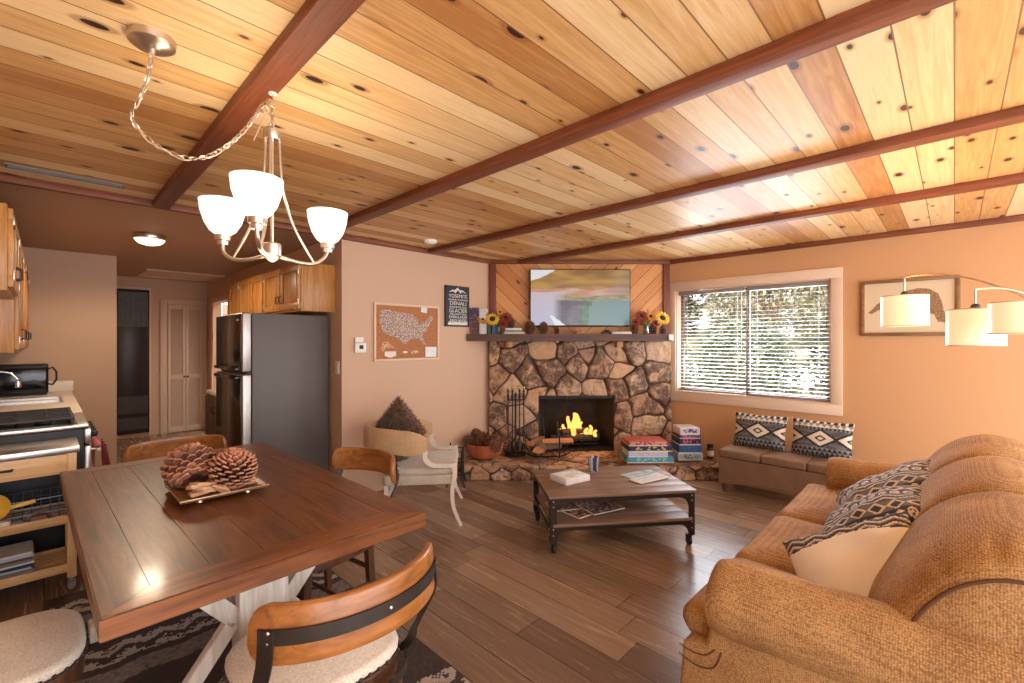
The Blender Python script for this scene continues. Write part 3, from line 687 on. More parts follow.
book('standing_book', .03, .11, .20, cov['green'], PG, 'dark green book standing behind the sunflowers on the mantel', FP(.02, .175, MZ), R(-45), grp='books standing on the mantel')
book('standing_book', .075, .13, .245, cov['blue'], PG, 'blue book standing behind the left sunflower vase', FP(.085, .12, MZ), R(-45), grp='books standing on the mantel', deco=cov['pale'])
def flat_book(w, d, h, cover, lb, loc, rz, grp, name='book', cat='book'):
    t = thing(name, lb, cat, loc, rz, grp); m = MB()
    m.b2((-w / 2, -d / 2, 0), (w / 2, d / 2, .002)); m.b2((-w / 2, -d / 2, h - .002), (w / 2, d / 2, h)); m.b2((-w / 2, -d / 2, 0), (w / 2, -d / 2 + .002, h)); m.build('cover', cover, t)
    m = MB(); m.b2((-w / 2 + .004, -d / 2 + .002, .002), (w / 2 - .004, d / 2 - .004, h - .002)); m.build('pages', PG, t); return t
for i, (w, h, c, lb) in enumerate(((.24, .022, 'cream', 'cream book lying at the bottom of the stack on the left of the mantel'), (.20, .026, 'grey', 'grey book lying in the middle of the stack on the left of the mantel'), (.19, .018, 'white', 'pale book lying on top of the stack on the left of the mantel'))):
    flat_book(w, .16, h, cov[c], lb, FP(.305 - .01 * i, .15, MZ + (0, .022, .048)[i]), R(-45 + 3 * i), 'books stacked left on the mantel')
cone(dup(small, (0, 0, 0)), FP(.265, .15, MZ + .066), .84, 'pine cone standing on the book stack left of the television', 'pine cones on the mantel', (0, 0, 1))
for i, (w, h, c, lb) in enumerate(((.23, .016, 'white', 'white book lying flat on the mantel right of the toy car'), (.20, .012, 'cream', 'thin cream book lying on the white one, right end of the mantel'))):
    flat_book(w, .15, h, cov[c], lb, FP(1.535, .16, MZ + .016 * i), R(-45), 'books stacked right on the mantel')
# small dark toy car and golden figurine
t = thing('toy_car', 'small dark toy car on the mantel below the television', 'toy', FP(1.375, .17, MZ), R(-45))
m = MB(); m.b2((-.055, -.02, .008), (.055, .02, .03), .007); m.b2((-.028, -.018, .028), (.03, .018, .05), .009); m.build('body', M['black_gloss'], t)
for xx in (-.033, .033):
    for yy in (-.022, .022): m = MB(); m.cyl((xx, yy - .004, .012), (xx, yy + .004, .012), .012, n=12); m.build('wheel', M['black'], t)
t = thing('reclining_figurine', 'small golden brown reclining animal figurine on the mantel', 'figurine', FP(1.07, .16, MZ), R(-45))
m = MB(); m.ball((0, 0, .022), (.05, .022, .022)); m.ball((-.045, 0, .045), (.017, .014, .017)); m.ball((-.06, 0, .04), (.011, .008, .008)); m.tube([(.045, 0, .02), (.07, .005, .015), (.08, .01, .03)], .005, 6)
for xx in (-.04, -.02, .03): m.ball((xx, -.018, .008), (.02, .008, .008), 8, 5)
for yy in (-.009, .009): m.ball((-.04, yy, .062), (.004, .003, .008), 6, 4)
m.build('body', plain('golden_figurine', C(190, 142, 84), .4, .2), t)
# bouquets
def bouquet(name, loc, lb, heads, seed):
    rnd = random.Random(seed); t = thing(name, lb, 'flower vase', loc, R(-45))
    m = MB(); m.lathe([(.028, 0), (.033, .004), (.030, .03), (.026, .06), (.034, .10), (.032, .10), (.024, .06), (.028, .03), (.03, .006)], n=18); m.build('vase', M['jar_glass'], t, smooth=60)
    stem = plain('flower_stem', C(70, 88, 40), .7)
    for i, (x, z, r, c1, c2) in enumerate(heads):
        y = -.03 - .03 * (i % 2); m = MB(); m.tube([(rnd.uniform(-.01, .01), 0, .01), (x * .2, 0, .1), (x * .8, y * .6, z - .03), (x, y, z)], .0025, 5); st = m.build('stem', stem, t)
        h = bpy.data.objects.new('flower_head', None); COL.objects.link(h); h.parent = t; h.location = (x, y, z); h.rotation_euler = (R(62), R(rnd.uniform(-20, 20)), 0)
        m = MB()
        for ring, (nn, L) in enumerate(((15, 1.0), (13, .82))):
            for k in range(nn):
                a = 2 * PI * k / nn + ring * .2; d = Vector((math.cos(a), math.sin(a), 0)); w = Vector((-math.sin(a), math.cos(a), 0)); zz = .012 * ring
                m.raw([d * r * .3 + Vector((0, 0, zz)), d * r * .7 * L + w * r * .17 + Vector((0, 0, zz + r * .10)), d * r * L + Vector((0, 0, zz + r * .02)), d * r * .7 * L - w * r * .17 + Vector((0, 0, zz + r * .10))], [(0, 1, 2, 3)])
        m.build('petals', c1, h, smooth=0); m = MB(); m.ball((0, 0, .008), (r * .38, r * .38, r * .16)); m.build('disc', c2, h)
    lf = plain('dry_leaves', C(104, 92, 44), .7); m = MB()
    for k in range(34):
        a = rnd.uniform(-1.3, 1.3); L = rnd.uniform(.12, .27); b = Vector((0, rnd.uniform(-.02, .02), .09)); tip = b + Vector((math.sin(a) * L * .75, rnd.uniform(-.06, .05), math.cos(a) * L * .85))
        mid = (b + tip) / 2 + Vector((rnd.uniform(-.02, .02), rnd.uniform(-.02, .02), 0)); w = Vector((.007, .003, .002)) * rnd.uniform(.5, 1.8)
        m.raw([b, mid + w, tip, mid - w], [(0, 1, 2, 3)])
    o = m.build('foliage', lf, t, smooth=0); return t
yel, yel2, red, dk = plain('yellow_petals', C(232, 188, 50), .6), plain('golden_petals', C(214, 148, 40), .6), plain('rust_red_petals', C(150, 48, 34), .6), plain('flower_disc', C(50, 28, 16), .8)
bouquet('sunflower_bouquet', FP(.12, .2, MZ), 'bouquet of yellow sunflowers and one rust flower in a glass vase, left end of mantel', [(-.165, .175, .082, yel2, dk), (-.065, .165, .088, yel, dk), (.09, .185, .078, red, dk), (.02, .245, .04, yel2, dk), (.055, .11, .05, red, dk)], 3)
bouquet('sunflower_bouquet', FP(1.83, .19, MZ), 'bouquet with a red flower and yellow sunflowers in a vase, right end of mantel', [(-.06, .20, .085, red, dk), (.165, .18, .095, yel, dk), (.04, .20, .06, yel2, dk), (-.14, .13, .055, red, dk), (.10, .12, .05, red, dk)], 9)
m = MB(); m.box((0, 0, 0), (.055, .02, .07), .004); o = m.build('sensor_box', M['white_plastic']); tag(place(o, FP(2.085, .273, 1.487), R(-45)), 'small white sensor box stuck on the right end of the mantel', 'sensor')

# hearth: bowl of cones, tools, log cradle, games, bottle
bx, by = 3.41, 3.735; hz = HZ + .012
t = thing('terracotta_bowl', 'wide terracotta bowl full of pine cones at the left end of the hearth', 'bowl', (bx, by, hz))
m = MB(); m.lathe([(.10, 0), (.15, .02), (.195, .08), (.205, .15), (.212, .165), (.196, .168), (.188, .15), (.178, .08), (.13, .035), (.001, .03)], n=32); m.build('bowl_body', M['terracotta'], t, smooth=60)
bowl_cones = [(-.10, -.06, .13, 'pine cone at the left front of the terracotta bowl'), (.01, -.10, .14, 'pine cone at the middle front of the terracotta bowl'), (.10, -.05, .12, 'pine cone at the right front of the terracotta bowl'),
              (-.07, .06, .15, 'pine cone at the back left of the terracotta bowl'), (.05, .07, .16, 'topmost pine cone at the back of the terracotta bowl'), (-.01, .0, .05, 'pine cone buried in the middle of the terracotta bowl'), (-.13, .02, .10, 'pine cone against the left rim of the terracotta bowl'), (.10, .05, .09, 'pine cone against the right rim of the terracotta bowl')]
rv = Vector((.697, -.717, 0)); fv = Vector((.717, .697, 0))
for i, (a, b, z, lb) in enumerate(bowl_cones):
    p = Vector((bx, by, hz + z + .02)) + rv * a + fv * b; cone(dup(small, (0, 0, 0)), p, 1.0 + .08 * (i % 3), lb, 'pine cones in the terracotta bowl', (R(70 * math.sin(i * 2.1)), R(60 * math.cos(i * 1.7)), i))
t = thing('fireplace_tools', 'black iron fireplace tool stand with brass tips left of the firebox', 'fireplace tools', (3.76, 3.60, hz), R(-45))
brass = plain('brass', C(214, 180, 110), .25, .95)
m = MB(); m.lathe([(.12, 0), (.125, .012), (.11, .02), (.02, .03), (.012, .05), (.011, .66), (.02, .68), (.001, .70)], n=24); m.box((0, 0, .62), (.20, .015, .015)); m.tube([(0, .0, .16)] + [(.06 * math.sin(a), 0, .16 + .06 - .06 * math.cos(a)) for a in [k * PI / 6 for k in range(1, 12)]], .006, 6); m.build('stand', M['iron'], t)
for x, kind in ((-.085, 'shovel'), (-.035, 'poker'), (.045, 'brush'), (.095, 'tongs')):
    m = MB(); m.cyl((x, -.02, .15), (x, -.02, .68), .007, n=8); m.lathe([(.012, .62), (.016, .66), (.009, .70), (.014, .73), (.001, .745)], (x, -.02, 0), 10)
    if kind == 'shovel': m.box((x - .02, -.02, .11), (.09, .02, .15), .008)
    if kind == 'brush': m.lathe([(.012, .17), (.04, .13), (.045, .05), (.001, .045)], (x, -.02, 0), 12, sy=.6)
    if kind == 'tongs': m.tube([(x, -.02, .3), (x + .02, -.02, .15), (x + .004, -.02, .07)], .005, 6)
    if kind == 'poker': m.tube([(x, -.02, .15), (x, -.02, .06), (x - .02, -.02, .07)], .006, 6)
    o = m.build(kind, M['iron'], t); m = MB(); m.ball((x, -.02, .76), (.013, .013, .02)); m.build('brass_tip', brass, o, label='brass tip')
# iron cradle with split wood
t = thing('log_cradle', 'black iron log cradle with upright posts in front of the firebox', 'log holder', (3.99, 3.33, hz), R(-45))
m = MB()
for yy in (-.13, .13):
    m.tube([(-.26, yy, .10), (-.24, yy, .05), (-.16, yy, .015), (0, yy, .008), (.16, yy, .015), (.24, yy, .05), (.27, yy, .10)], .009, 6)
for xx in (-.2, -.07, .07, .2): m.cyl((xx, -.13, .02), (xx, .13, .02), .007, n=6)
m.cyl((.13, -.14, -.004), (.13, -.14, .33), .008, n=8); m.ball((.13, -.14, .34), .013); m.cyl((.13, .14, -.004), (.13, .14, .33), .008, n=8); m.ball((.13, .14, .34), .013)
m.build('cradle_bars', M['black'], t)
def split_log(L, r, seed):
    m = log_mesh(L, r, seed, True); bm = m.bm; bmesh.ops.recalc_face_normals(bm, faces=bm.faces)
    for f in bm.faces: f.material_index = 1 if abs(f.normal.x) < .5 and f.normal.z > .05 else 0
    return m
for i, (x, y, z, rz, rx, L, r, lb) in enumerate(((-.08, -.05, .075, 78, 0, .30, .065, 'split log with pale cut end facing the room, left in the iron cradle'), (-.02, .03, .085, 20, 40, .40, .05, 'split log lying across the iron cradle towards the fire'), (-.12, .03, .165, 62, 160, .30, .055, 'topmost split log in the iron cradle'), (.13, .04, .15, 8, 200, .36, .045, 'pale barked log at the right of the iron cradle, pointing to the fire'))):
    o = split_log(L, r, i + 20).build('firewood_log', [M['log'], M['bark']], smooth=45)
    o.matrix_world = FM @ Matrix.Translation((0, 0, 0)); q = Matrix.Translation((3.99, 3.33, hz)) @ Matrix.Rotation(R(-45), 4, 'Z') @ Matrix.Translation((x, y, z)) @ Matrix.Rotation(R(rz), 4, 'Z') @ Matrix.Rotation(R(rx), 4, 'X'); o.matrix_world = q; tag(o, lb, 'log', 'firewood in the iron cradle')
def game_box(w, d, h, side, lb, loc, rz, grp, title=None, lid=None):
    t = thing('board_game_box', lb, 'board game', loc, rz, grp); m = MB(); m.b2((-w / 2, -d / 2, h * .18), (w / 2, d / 2, h), .002); m.build('lid', [side], t)
    m = MB(); m.b2((-w / 2 + .002, -d / 2 + .002, 0), (w / 2 - .002, d / 2 - .002, h * .18)); m.build('tray', PG, t)
    if title:
        m = panel(w * .9, h * .6, 46, 7, None); rnd = random.Random(len(lb)); a, b = title; ph = rnd.random() * 9
        o = m.build('side_print', M['printed'], t, smooth=0, col=lambda c, n: (b if (nz(c.x * 42 + ph, c.z * 60, ph) > .07 and .12 < c.x / w < .8) else a)); o.location = (-w * .45, -d / 2 - .0012, h * .3)
    return t
zz = hz
for w, d, h, c, tt, lb in ((.50, .27, .062, 'teal', (C(74, 150, 178), C(150, 200, 214)), 'long teal board game box at the bottom of the wide stack on the hearth'), (.42, .27, .058, 'pale', (C(190, 200, 216), C(214, 170, 150)), 'pale grey board game box, second from the bottom of the wide stack'),
                           (.47, .28, .06, 'navy', (C(34, 40, 78), C(214, 180, 120)), 'navy board game box with gold print in the wide stack'), (.41, .28, .05, 'red', (C(214, 150, 130), C(150, 40, 60)), 'pinkish red board game box on top of the wide stack')):
    off = Vector((.7071, -.7071, 0)) * (w - .5) * .3
    game_box(w, d, h, cov[c], lb, (4.57 + off.x, 2.40 + off.y, zz), R(-45 + (2 if c == 'navy' else 0)), 'board games stacked on the hearth', tt); zz += h + .0005
zz = hz
for w, d, h, c, tt, lb in ((.27, .24, .075, 'pale', (C(160, 196, 214), C(90, 130, 170)), 'pale blue game box at the bottom of the narrow stack'), (.25, .24, .09, 'blue', (C(40, 96, 156), C(60, 120, 180)), 'blue game box second in the narrow stack'),
                           (.235, .23, .07, 'navy', (C(44, 36, 92), C(206, 90, 120)), 'dark navy game box in the narrow stack'), (.225, .23, .04, 'purple', (C(110, 60, 100), C(200, 150, 170)), 'thin plum coloured game box in the narrow stack'), (.21, .23, .075, 'white', (C(196, 190, 214), C(90, 60, 130)), 'whitish purple game box on top of the narrow stack')):
    game_box(w, d, h, cov[c], lb, (4.955 - .006 * zz, 2.13, zz), R(-45), 'board games stacked beside the window wall', tt); zz += h + .0005
t = thing('small_bottle', 'small dark bottle with a pale label at the right end of the hearth', 'bottle', (5.12, 1.93, hz))
m = MB(); m.lathe([(.001, 0), (.034, 0), (.036, .01), (.036, .11), (.03, .125)], n=16); m.build('bottle_body', plain('dark_bottle', C(58, 50, 40), .3), t, smooth=50)
m = MB(); m.lathe([(.0365, .03), (.0365, .09)], n=16); m.build('paper_label', cov['cream'], t); m = MB(); m.lathe([(.031, .122), (.033, .125), (.033, .155), (.001, .158)], n=16); m.build('cap', M['black'], t)
# black iron rack beside the armchair
t = thing('iron_rack', 'small black wrought iron rack standing between the armchair and the hearth', 'rack', (2.90, 3.60, 0), R(-45)); m = MB()
for xx in (-.06, .06):
    for yy in (-.09, .09): m.tube([(xx * 1.5, yy * 1.2, 0), (xx, yy, .1), (xx, yy, .34), (xx * 1.3, yy * 1.1, .40)], .007, 6)
m.build('rack_legs', M['black'], t); m = MB()
for z in (.12, .24, .35): m.tube([(-.06, -.09, z), (.06, -.09, z), (.06, .09, z), (-.06, .09, z)], .005, 6, closed=True)
for yy in (-.06, -.03, 0, .03, .06): m.tube([(-.06, yy, .35), (-.055, yy, .12), (.055, yy, .12), (.06, yy, .35)], .004, 5)
m.build('rack_basket', M['black'], t)

# ------------------------------------------------------------------ wall objects on the map wall
US = [(0.02, .93), (.12, .95), (.34, .90), (.52, .88), (.585, .86), (.60, .80), (.66, .78), (.70, .70), (.68, .58), (.72, .60), (.76, .66), (.84, .70), (.90, .80), (.95, .86), (.98, .78), (.95, .70), (.90, .62), (.88, .52), (.86, .46), (.80, .38), (.77, .28), (.80, .17), (.835, .06), (.79, .04), (.76, .14), (.70, .22), (.62, .19), (.57, .20), (.52, .17), (.46, .08), (.41, .07), (.37, .19), (.31, .21), (.26, .27), (.16, .31), (.10, .33), (.05, .42), (.02, .55), (0.0, .72)]
t = thing('cork_map', 'white framed cork board map of the United States on the beige wall', 'map', (2.19, WA, 0)); W, Z0, Z1 = .763, 1.248, 1.815; fr = .022
m = MB()
for lo, hi in (((0, -.022, Z0), (W, -.001, Z0 + fr)), ((0, -.022, Z1 - fr), (W, -.001, Z1)), ((0, -.022, Z0 + fr), (fr, -.001, Z1 - fr)), ((W - fr, -.022, Z0 + fr), (W, -.001, Z1 - fr))): m.b2(lo, hi, .003)
m.build('frame', M['trim_white'], t, label='cream white frame')
def cork(c, n):
    x = (c.x) / (W - 2 * fr); y = c.z / (Z1 - Z0 - 2 * fr); a = C(176, 112, 62); a = lerp(a, C(140, 82, 44), max(0, nz(c.x * 60, c.z * 60) * 1.4))
    X, Y = (x - .05) / .9, (y - .22) / .74
    if inpoly(X, Y, US):
        v = nz(c.x * 75, c.z * 75, 4) + .5 * nz(c.x * 150, c.z * 160, 8)
        if v > .16: return C(206, 192, 182)
        if v > -.06: return C(150, 132, 122)
        if v > -.22: return lerp(a, C(96, 82, 78), .6)
        return lerp(a, C(200, 170, 140), .4)
    if inpoly(X, Y, [(.03, -.05), (.06, .12), (.14, .14), (.20, .05), (.27, -.03), (.2, -.02), (.12, .0), (.06, -.12)]) and nz(c.x * 90, c.z * 90, 2) > -.05: return C(212, 178, 140)
    if y < .14 and abs(x - .22) < .085 and y > .02 + .4 * abs(x - .22): return C(226, 216, 204)
    if .10 < y < .135 and .42 < x < .49: return C(230, 220, 206)
    if .09 < y < .15 and .55 < x < .66 and nz(c.x * 80, c.z * 80) > 0: return C(214, 196, 176)
    return a
m = panel(W - 2 * fr, Z1 - Z0 - 2 * fr, 150, 108, None); o = m.build('cork_surface', M['printed_matt'], t, smooth=0, col=cork); o.location = (fr, -.012, Z0 + fr)
m = MB(); m.b2((fr, -.011, Z0 + fr), (W - fr, -.001, Z1 - fr)); m.build('backing', cov['brown'], t)
def mb_note(x0, z0, x1, z1, nm, rot, lb): m = MB(); m.box((0, 0, 0), (x1 - x0, .002, z1 - z0)); o = m.build(nm, cov['white'], None); tag(o, lb, 'note', 'notes pinned to the cork map'); place(o, (2.19 + (x0 + x1) / 2, WA - .0145, (z0 + z1) / 2), rot=(0, R(rot), 0))
mb_note(.59, Z0 + .03, .73, Z0 + .135, 'pinned_note', 1, 'pale note pinned at the lower right corner of the cork map')
mb_note(.535, Z1 - .075, .61, Z1 - .02, 'pinned_note', 8, 'small white note pinned at the top of the cork map')
t = thing('wall_sign', 'black wall sign with white national park names and a mountain motif', 'sign', (3.035, WA, 0)); W, Z0, Z1 = .335, 1.605, 2.055
m = MB(); m.b2((0, -.028, Z0), (W, -.001, Z1), .003); m.build('board', plain('sign_black', C(46, 46, 50), .6), t)
WH = plain('sign_white', C(222, 216, 206), .6, 0, .03)
def flatpoly(P, nm, par, mat, y=-.0295, th=.001): m = MB(); m.raw([(x, y, z) for x, z in P] + [(x, y + th, z) for x, z in P], [tuple(range(len(P)))] + [(i, (i + 1) % len(P), len(P) + (i + 1) % len(P), len(P) + i) for i in range(len(P))]); return m.build(nm, mat, par, smooth=0)
flatpoly([(.04, Z1 - .075), (.09, Z1 - .045), (.115, Z1 - .05), (.165, Z1 - .018), (.20, Z1 - .048), (.225, Z1 - .04), (.30, Z1 - .08), (.26, Z1 - .068), (.22, Z1 - .06), (.205, Z1 - .085), (.17, Z1 - .045), (.13, Z1 - .082), (.10, Z1 - .062)], 'mountain_motif', t, WH)
for s, z, sz, k in (('YOSEMITE', .115, .058, 1), ('GRAND CANYON', .155, .026, 1.3), ('DENALI', .195, .058, 1.2), ('REDWOODS', .236, .028, 1.5), ('GLACIER', .275, .06, 1.08), ('YELLOWSTONE', .313, .028, 1.2), ('EVERGLADES', .345, .042, 1.05), ('BADLANDS', .382, .042, 1.1)):
    text_mesh('park_name_lettering', s, sz, WH, t, (W / 2 + .004, -.0292, Z1 - z), (R(90), 0, 0), .0006, sx=k)
P = [(.03, Z0 + .02)]; rnd = random.Random(3); x = .03
P = [(.03, Z0 + .018), (.03, Z0 + .05)]
while x < .29: P += [(x + .008, Z0 + .035 + rnd.random() * .012), (x + .014, Z0 + .05 + rnd.random() * .022)]; x += .016
P += [(.305, Z0 + .04), (.305, Z0 + .018)]; flatpoly(P, 'treeline_motif', t, WH)
t = thing('thermostat', 'white thermostat with a small dark display left of the cork map', 'thermostat', (2.04, WA, 1.40)); m = MB(); m.box((0, -.012, .055), (.085, .022, .05), .004); m.build('upper_plate', M['white_plastic'], t)
m = MB(); m.box((.01, -.016, -.02), (.11, .03, .09), .006); m.build('housing', M['white_plastic'], t); m = MB(); m.box((.015, -.0315, -.012), (.04, .002, .035)); m.build('display', M['black'], t)
t = thing('light_switch', 'white light switch on the wall return beside the refrigerator', 'switch', (ST, 4.06, 1.20), R(-90)); m = MB(); m.box((0, -.004, 0), (.075, .008, .12), .002); m.build('switch_plate', M['white_plastic'], t)
m = MB(); m.box((0, -.01, 0), (.03, .008, .06), .002); m.build('rocker', M['trim_white'], t)
# framed picture on the window wall
t = thing('framed_picture', 'framed picture of a brown leafy bear shape beside the window', 'picture', (WB, .614, 0), R(-90)); W, Z0, Z1 = .65, 1.49, 1.987; fr = .028
m = MB()
for lo, hi in (((0, -.03, Z0), (W, -.001, Z0 + fr)), ((0, -.03, Z1 - fr), (W, -.001, Z1)), ((0, -.03, Z0 + fr), (fr, -.001, Z1 - fr)), ((W - fr, -.03, Z0 + fr), (W, -.001, Z1 - fr))): m.b2(lo, hi, .005)
m.build('frame', wood('picture_frame_wood', C(110, 78, 46), C(158, 116, 76), 'x', 1, .4), t)
BEAR = [(.04, .42), (.10, .50), (.15, .58), (.20, .63), (.26, .64), (.34, .70), (.48, .82), (.60, .86), (.72, .84), (.82, .74), (.86, .58), (.88, .40), (.92, .24), (.90, .18), (.82, .20), (.78, .34), (.70, .38), (.66, .22), (.60, .20), (.60, .40), (.44, .40), (.40, .20), (.30, .20), (.32, .40), (.26, .46), (.16, .46), (.08, .38)]
def bear(c, n):
    x, y = c.x / (W - 2 * fr), c.z / (Z1 - Z0 - 2 * fr)
    if inpoly(x, y, BEAR): return lerp(C(112, 78, 48), C(172, 132, 92), min(1, max(0, .5 + 2.2 * nz(c.x * 110, c.z * 110))))
    return C(216, 190, 154)
m = panel(W - 2 * fr, Z1 - Z0 - 2 * fr, 120, 92, None); o = m.build('picture_print', M['printed_matt'], t, smooth=0, col=bear); o.location = (fr, -.012, Z0 + fr); m = MB(); m.b2((fr, -.011, Z0 + fr), (W - fr, -.001, Z1 - fr)); m.build('backing', cov['brown'], t)
# smoke detector, ceiling vent
t = thing('smoke_detector', 'round white smoke detector on the pine ceiling above the cork map', 'smoke detector', (2.585, 3.61, CE)); m = MB(); m.lathe([(.001, -.036), (.03, -.036), (.032, -.03), (.055, -.028), (.066, -.012), (.066, -.0005)], n=28); m.build('housing', M['white_plastic'], t); m = MB(); m.lathe([(.001, -.039), (.012, -.038), (.013, -.035)], n=12); m.build('test_button', cov['grey'], t)
t = thing('ceiling_vent', 'long grey linear air vent in the pine ceiling above the kitchen opening', 'vent', (.10, 3.73, CE)); m = MB()
m.b2((-.25, -.04, -.006), (.25, -.03, -.0005)); m.b2((-.25, .03, -.006), (.25, .04, -.0005)); m.b2((-.25, -.03, -.006), (-.24, .03, -.0005)); m.b2((.24, -.03, -.006), (.25, .03, -.0005)); m.build('vent_frame', cov['grey'], t)
m = MB()
for q in range(4): m.box((0, -.022 + q * .015, -.004), (.48, .010, .002), 0, (R(30), 0, 0))
m.build('louvres', cov['grey'], t)

# ------------------------------------------------------------------ storage bench and its pillows
t = thing('storage_bench', 'long taupe upholstered storage bench below the window', 'bench', (4.71, 1.08, 0), R(-90)); L, D = 1.08, .40   # local x along wall, -y into room
# local: x -> -Y world ; y -> X world
m = MB(); P = [(-L / 2, .09)] + [(-L / 2 + .07 + (L - .14) * i / 16, .09 + .055 * math.sin(PI * i / 16)) for i in range(17)] + [(L / 2, .09), (L / 2, .335), (-L / 2, .335)]
m.raw([(x, -D / 2, z) for x, z in P] + [(x, D / 2, z) for x, z in P], [tuple(range(len(P)))] + [tuple(range(len(P), 2 * len(P)))[::-1]] + [(i, (i + 1) % len(P), len(P) + (i + 1) % len(P), len(P) + i) for i in range(len(P))]); m.build('bench_box', M['bench'], t)
m = MB()
for i in range(3): slab(m, [(x + (i - 1) * L / 3, y) for x, y in rr(L / 3 - .002, D + .02, .02)], .338, .425, .018, crown=.012)
m.build('seat_lid', M['bench'], t, smooth=50)
for sx in (-1, 1):
    for sy in (-1, 1): m = MB(); m.cyl((sx * (L / 2 - .04), sy * (D / 2 - .04), 0), (sx * (L / 2 - .04), sy * (D / 2 - .04), .095), .016, .024, 10); m.build('leg', M['chair_leg'], t)
BLK, CRM, GRY = C(42, 38, 38), C(222, 204, 182), C(128, 128, 130)
def tri(x): x = x % 1; return abs(x - .5) * 2
def aztec_h(w, h):
    def f(c, n):
        x, y = c.x / w + .5, c.z / h + .5; yb = abs(y - .5)
        if y > .90: return BLK if tri(x * 9) < .62 else CRM
        if y > .80: return GRY if (y - .8) / .1 > tri(x * 10) else CRM
        if y > .74: return BLK if tri(x * 16) < .5 else GRY
        if y < .08: return GRY if tri(x * 18) < .5 else BLK
        if y < .27: return (GRY if ((y - .08) / .095) % 1 > tri(x * 13 + .5 * int((y - .08) / .095)) else BLK)
        k = abs(y - .505) / .215; d = abs(((x * 2.05 + .47) % 1) - .5) * 2       # row of big diamonds
        q = d * 1.05 + k
        if q < .22: return CRM
        if q < .42: return BLK
        if q < .92: return CRM
        if q < 1.22: return BLK
        return GRY if ((x * 30) % 1 + k * 4) % 1 < .5 else BLK
    return f
for y0, lb in ((1.345, 'black and cream aztec pattern lumbar pillow on the bench, nearer the fireplace'), (.845, 'black and cream aztec pattern lumbar pillow on the bench, nearer the sofa')):
    o = make_pillow('lumbar_pillow', .47, .33, .13, M['printed_cloth'], aztec_h(.47, .33), None, 84, 60); tag(place(o, (4.80, y0, .575), rot=(R(-14), 0, R(-90))), lb, 'pillow', 'pillows on the storage bench')

# ------------------------------------------------------------------ coffee table
CT = thing('coffee_table', 'low industrial coffee table with wooden top, shelf and iron frame on casters', 'table', (2.362, 1.95, 0), R(-38)); W, D, H = 1.06, .65, .398
for nm, z in (('tabletop', H - .02), ('lower_shelf', .185)):
    m = MB(); 
    for q in range(5): m.b2((.0 + (0 if nm == 'tabletop' else .03), q * D / 5 + .0004, z), (W - (0 if nm == 'tabletop' else .03), (q + 1) * D / 5 - .0004, z + .02), .002)
    m.build(nm, M['coffee_top'], CT)
for nm, z0, z1 in (('top_rail', H - .052, H - .0205), ('shelf_rail', .155, .1845)):
    m = MB(); e = .012
    for lo, hi in (((e, e, z0), (W - e, e + .006, z1)), ((e, D - e - .006, z0), (W - e, D - e, z1)), ((e, e, z0), (e + .006, D - e, z1)), ((W - e - .006, e, z0), (W - e, D - e, z1))): m.b2(lo, hi)
    m.build(nm, M['iron'], CT)
for sx, sy in ((0, 0), (1, 0), (0, 1), (1, 1)):
    cx, cy = (.010 if sx == 0 else W - .010), (.010 if sy == 0 else D - .010); dx, dy = (1 - 2 * sx), (1 - 2 * sy); m = MB()
    m.b2((cx, cy, .075), (cx + dx * .045, cy + dy * .005, H - .021)); m.b2((cx, cy, .075), (cx + dx * .005, cy + dy * .045, H - .021))
    for z in (H - .052, .155):       # curved gussets
        G = [(0, 0), (.11, 0)] + [(.11 - .065 * math.sin(a), -.075 * (1 - math.cos(a))) for a in [R(15 * k) for k in range(1, 7)]] + [(0, -.075)]
        m.raw([(cx + dx * g[0], cy + dy * .001, z + g[1]) for g in G] + [(cx + dx * g[0], cy + dy * .005, z + g[1]) for g in G], [tuple(range(len(G))), tuple(range(len(G), 2 * len(G)))] + [(i, (i + 1) % len(G), len(G) + (i + 1) % len(G), len(G) + i) for i in range(len(G))])
        m.raw([(cx + dx * .001, cy + dy * g[0], z + g[1]) for g in G] + [(cx + dx * .005, cy + dy * g[0], z + g[1]) for g in G], [tuple(range(len(G))), tuple(range(len(G), 2 * len(G)))] + [(i, (i + 1) % len(G), len(G) + (i + 1) % len(G), len(G) + i) for i in range(len(G))])
    lg = m.build('leg', M['iron'], CT); m = MB()
    for z in (H - .04, H - .075, .17, .13): m.ball((cx + dx * .022, cy - dy * .002, z), .005, 8, 5); m.ball((cx - dx * .002, cy + dy * .022, z), .005, 8, 5)
    m.build('rivets', M['steel'], lg)
    m = MB(); wx, wy = cx + dx * .03, cy + dy * .03; m.cyl((wx, wy, .062), (wx, wy, .078), .022, n=14); m.cyl((wx, wy, .05), (wx, wy, .065), .010, n=8)
    for q in (-.016, .016): m.b2((wx + q - .0015, wy - .016, .022), (wx + q + .0015, wy + .012, .062))
    cs = m.build('caster', M['iron'], CT); m = MB(); m.lathe([(.001, -.012), (.024, -.012), (.028, -.008), (.028, .008), (.024, .012), (.001, .012)], n=20, M=Matrix.Translation((wx, wy - .005, .0285)) @ Matrix.Rotation(R(90), 4, 'Y')); m.build('wheel', M['black'], cs)
def CTp(x, y, z): a = R(-38); return (2.362 + x * math.cos(a) - y * math.sin(a), 1.95 + x * math.sin(a) + y * math.cos(a), z)
t = thing('carved_box', 'thick white slab with raised lettering lying on the coffee table', 'decoration', CTp(.235, .34, H), R(-12)); m = MB(); m.box((0, 0, .0225), (.235, .19, .045), .004); m.build('slab', cov['white'], t)
m = MB(); rnd = random.Random(8); m.b2((-.108, -.085, .044), (.108, .085, .0462))
for i in range(4):
    for j in range(3): m.box((-.08 + i * .053, -.058 + j * .056, .049), (.034, .012, .008), .003, (0, 0, rnd.uniform(-1, 1))); m.box((-.08 + i * .053, -.058 + j * .056, .049), (.012, .036, .008), .003, (0, 0, rnd.uniform(-1, 1)))
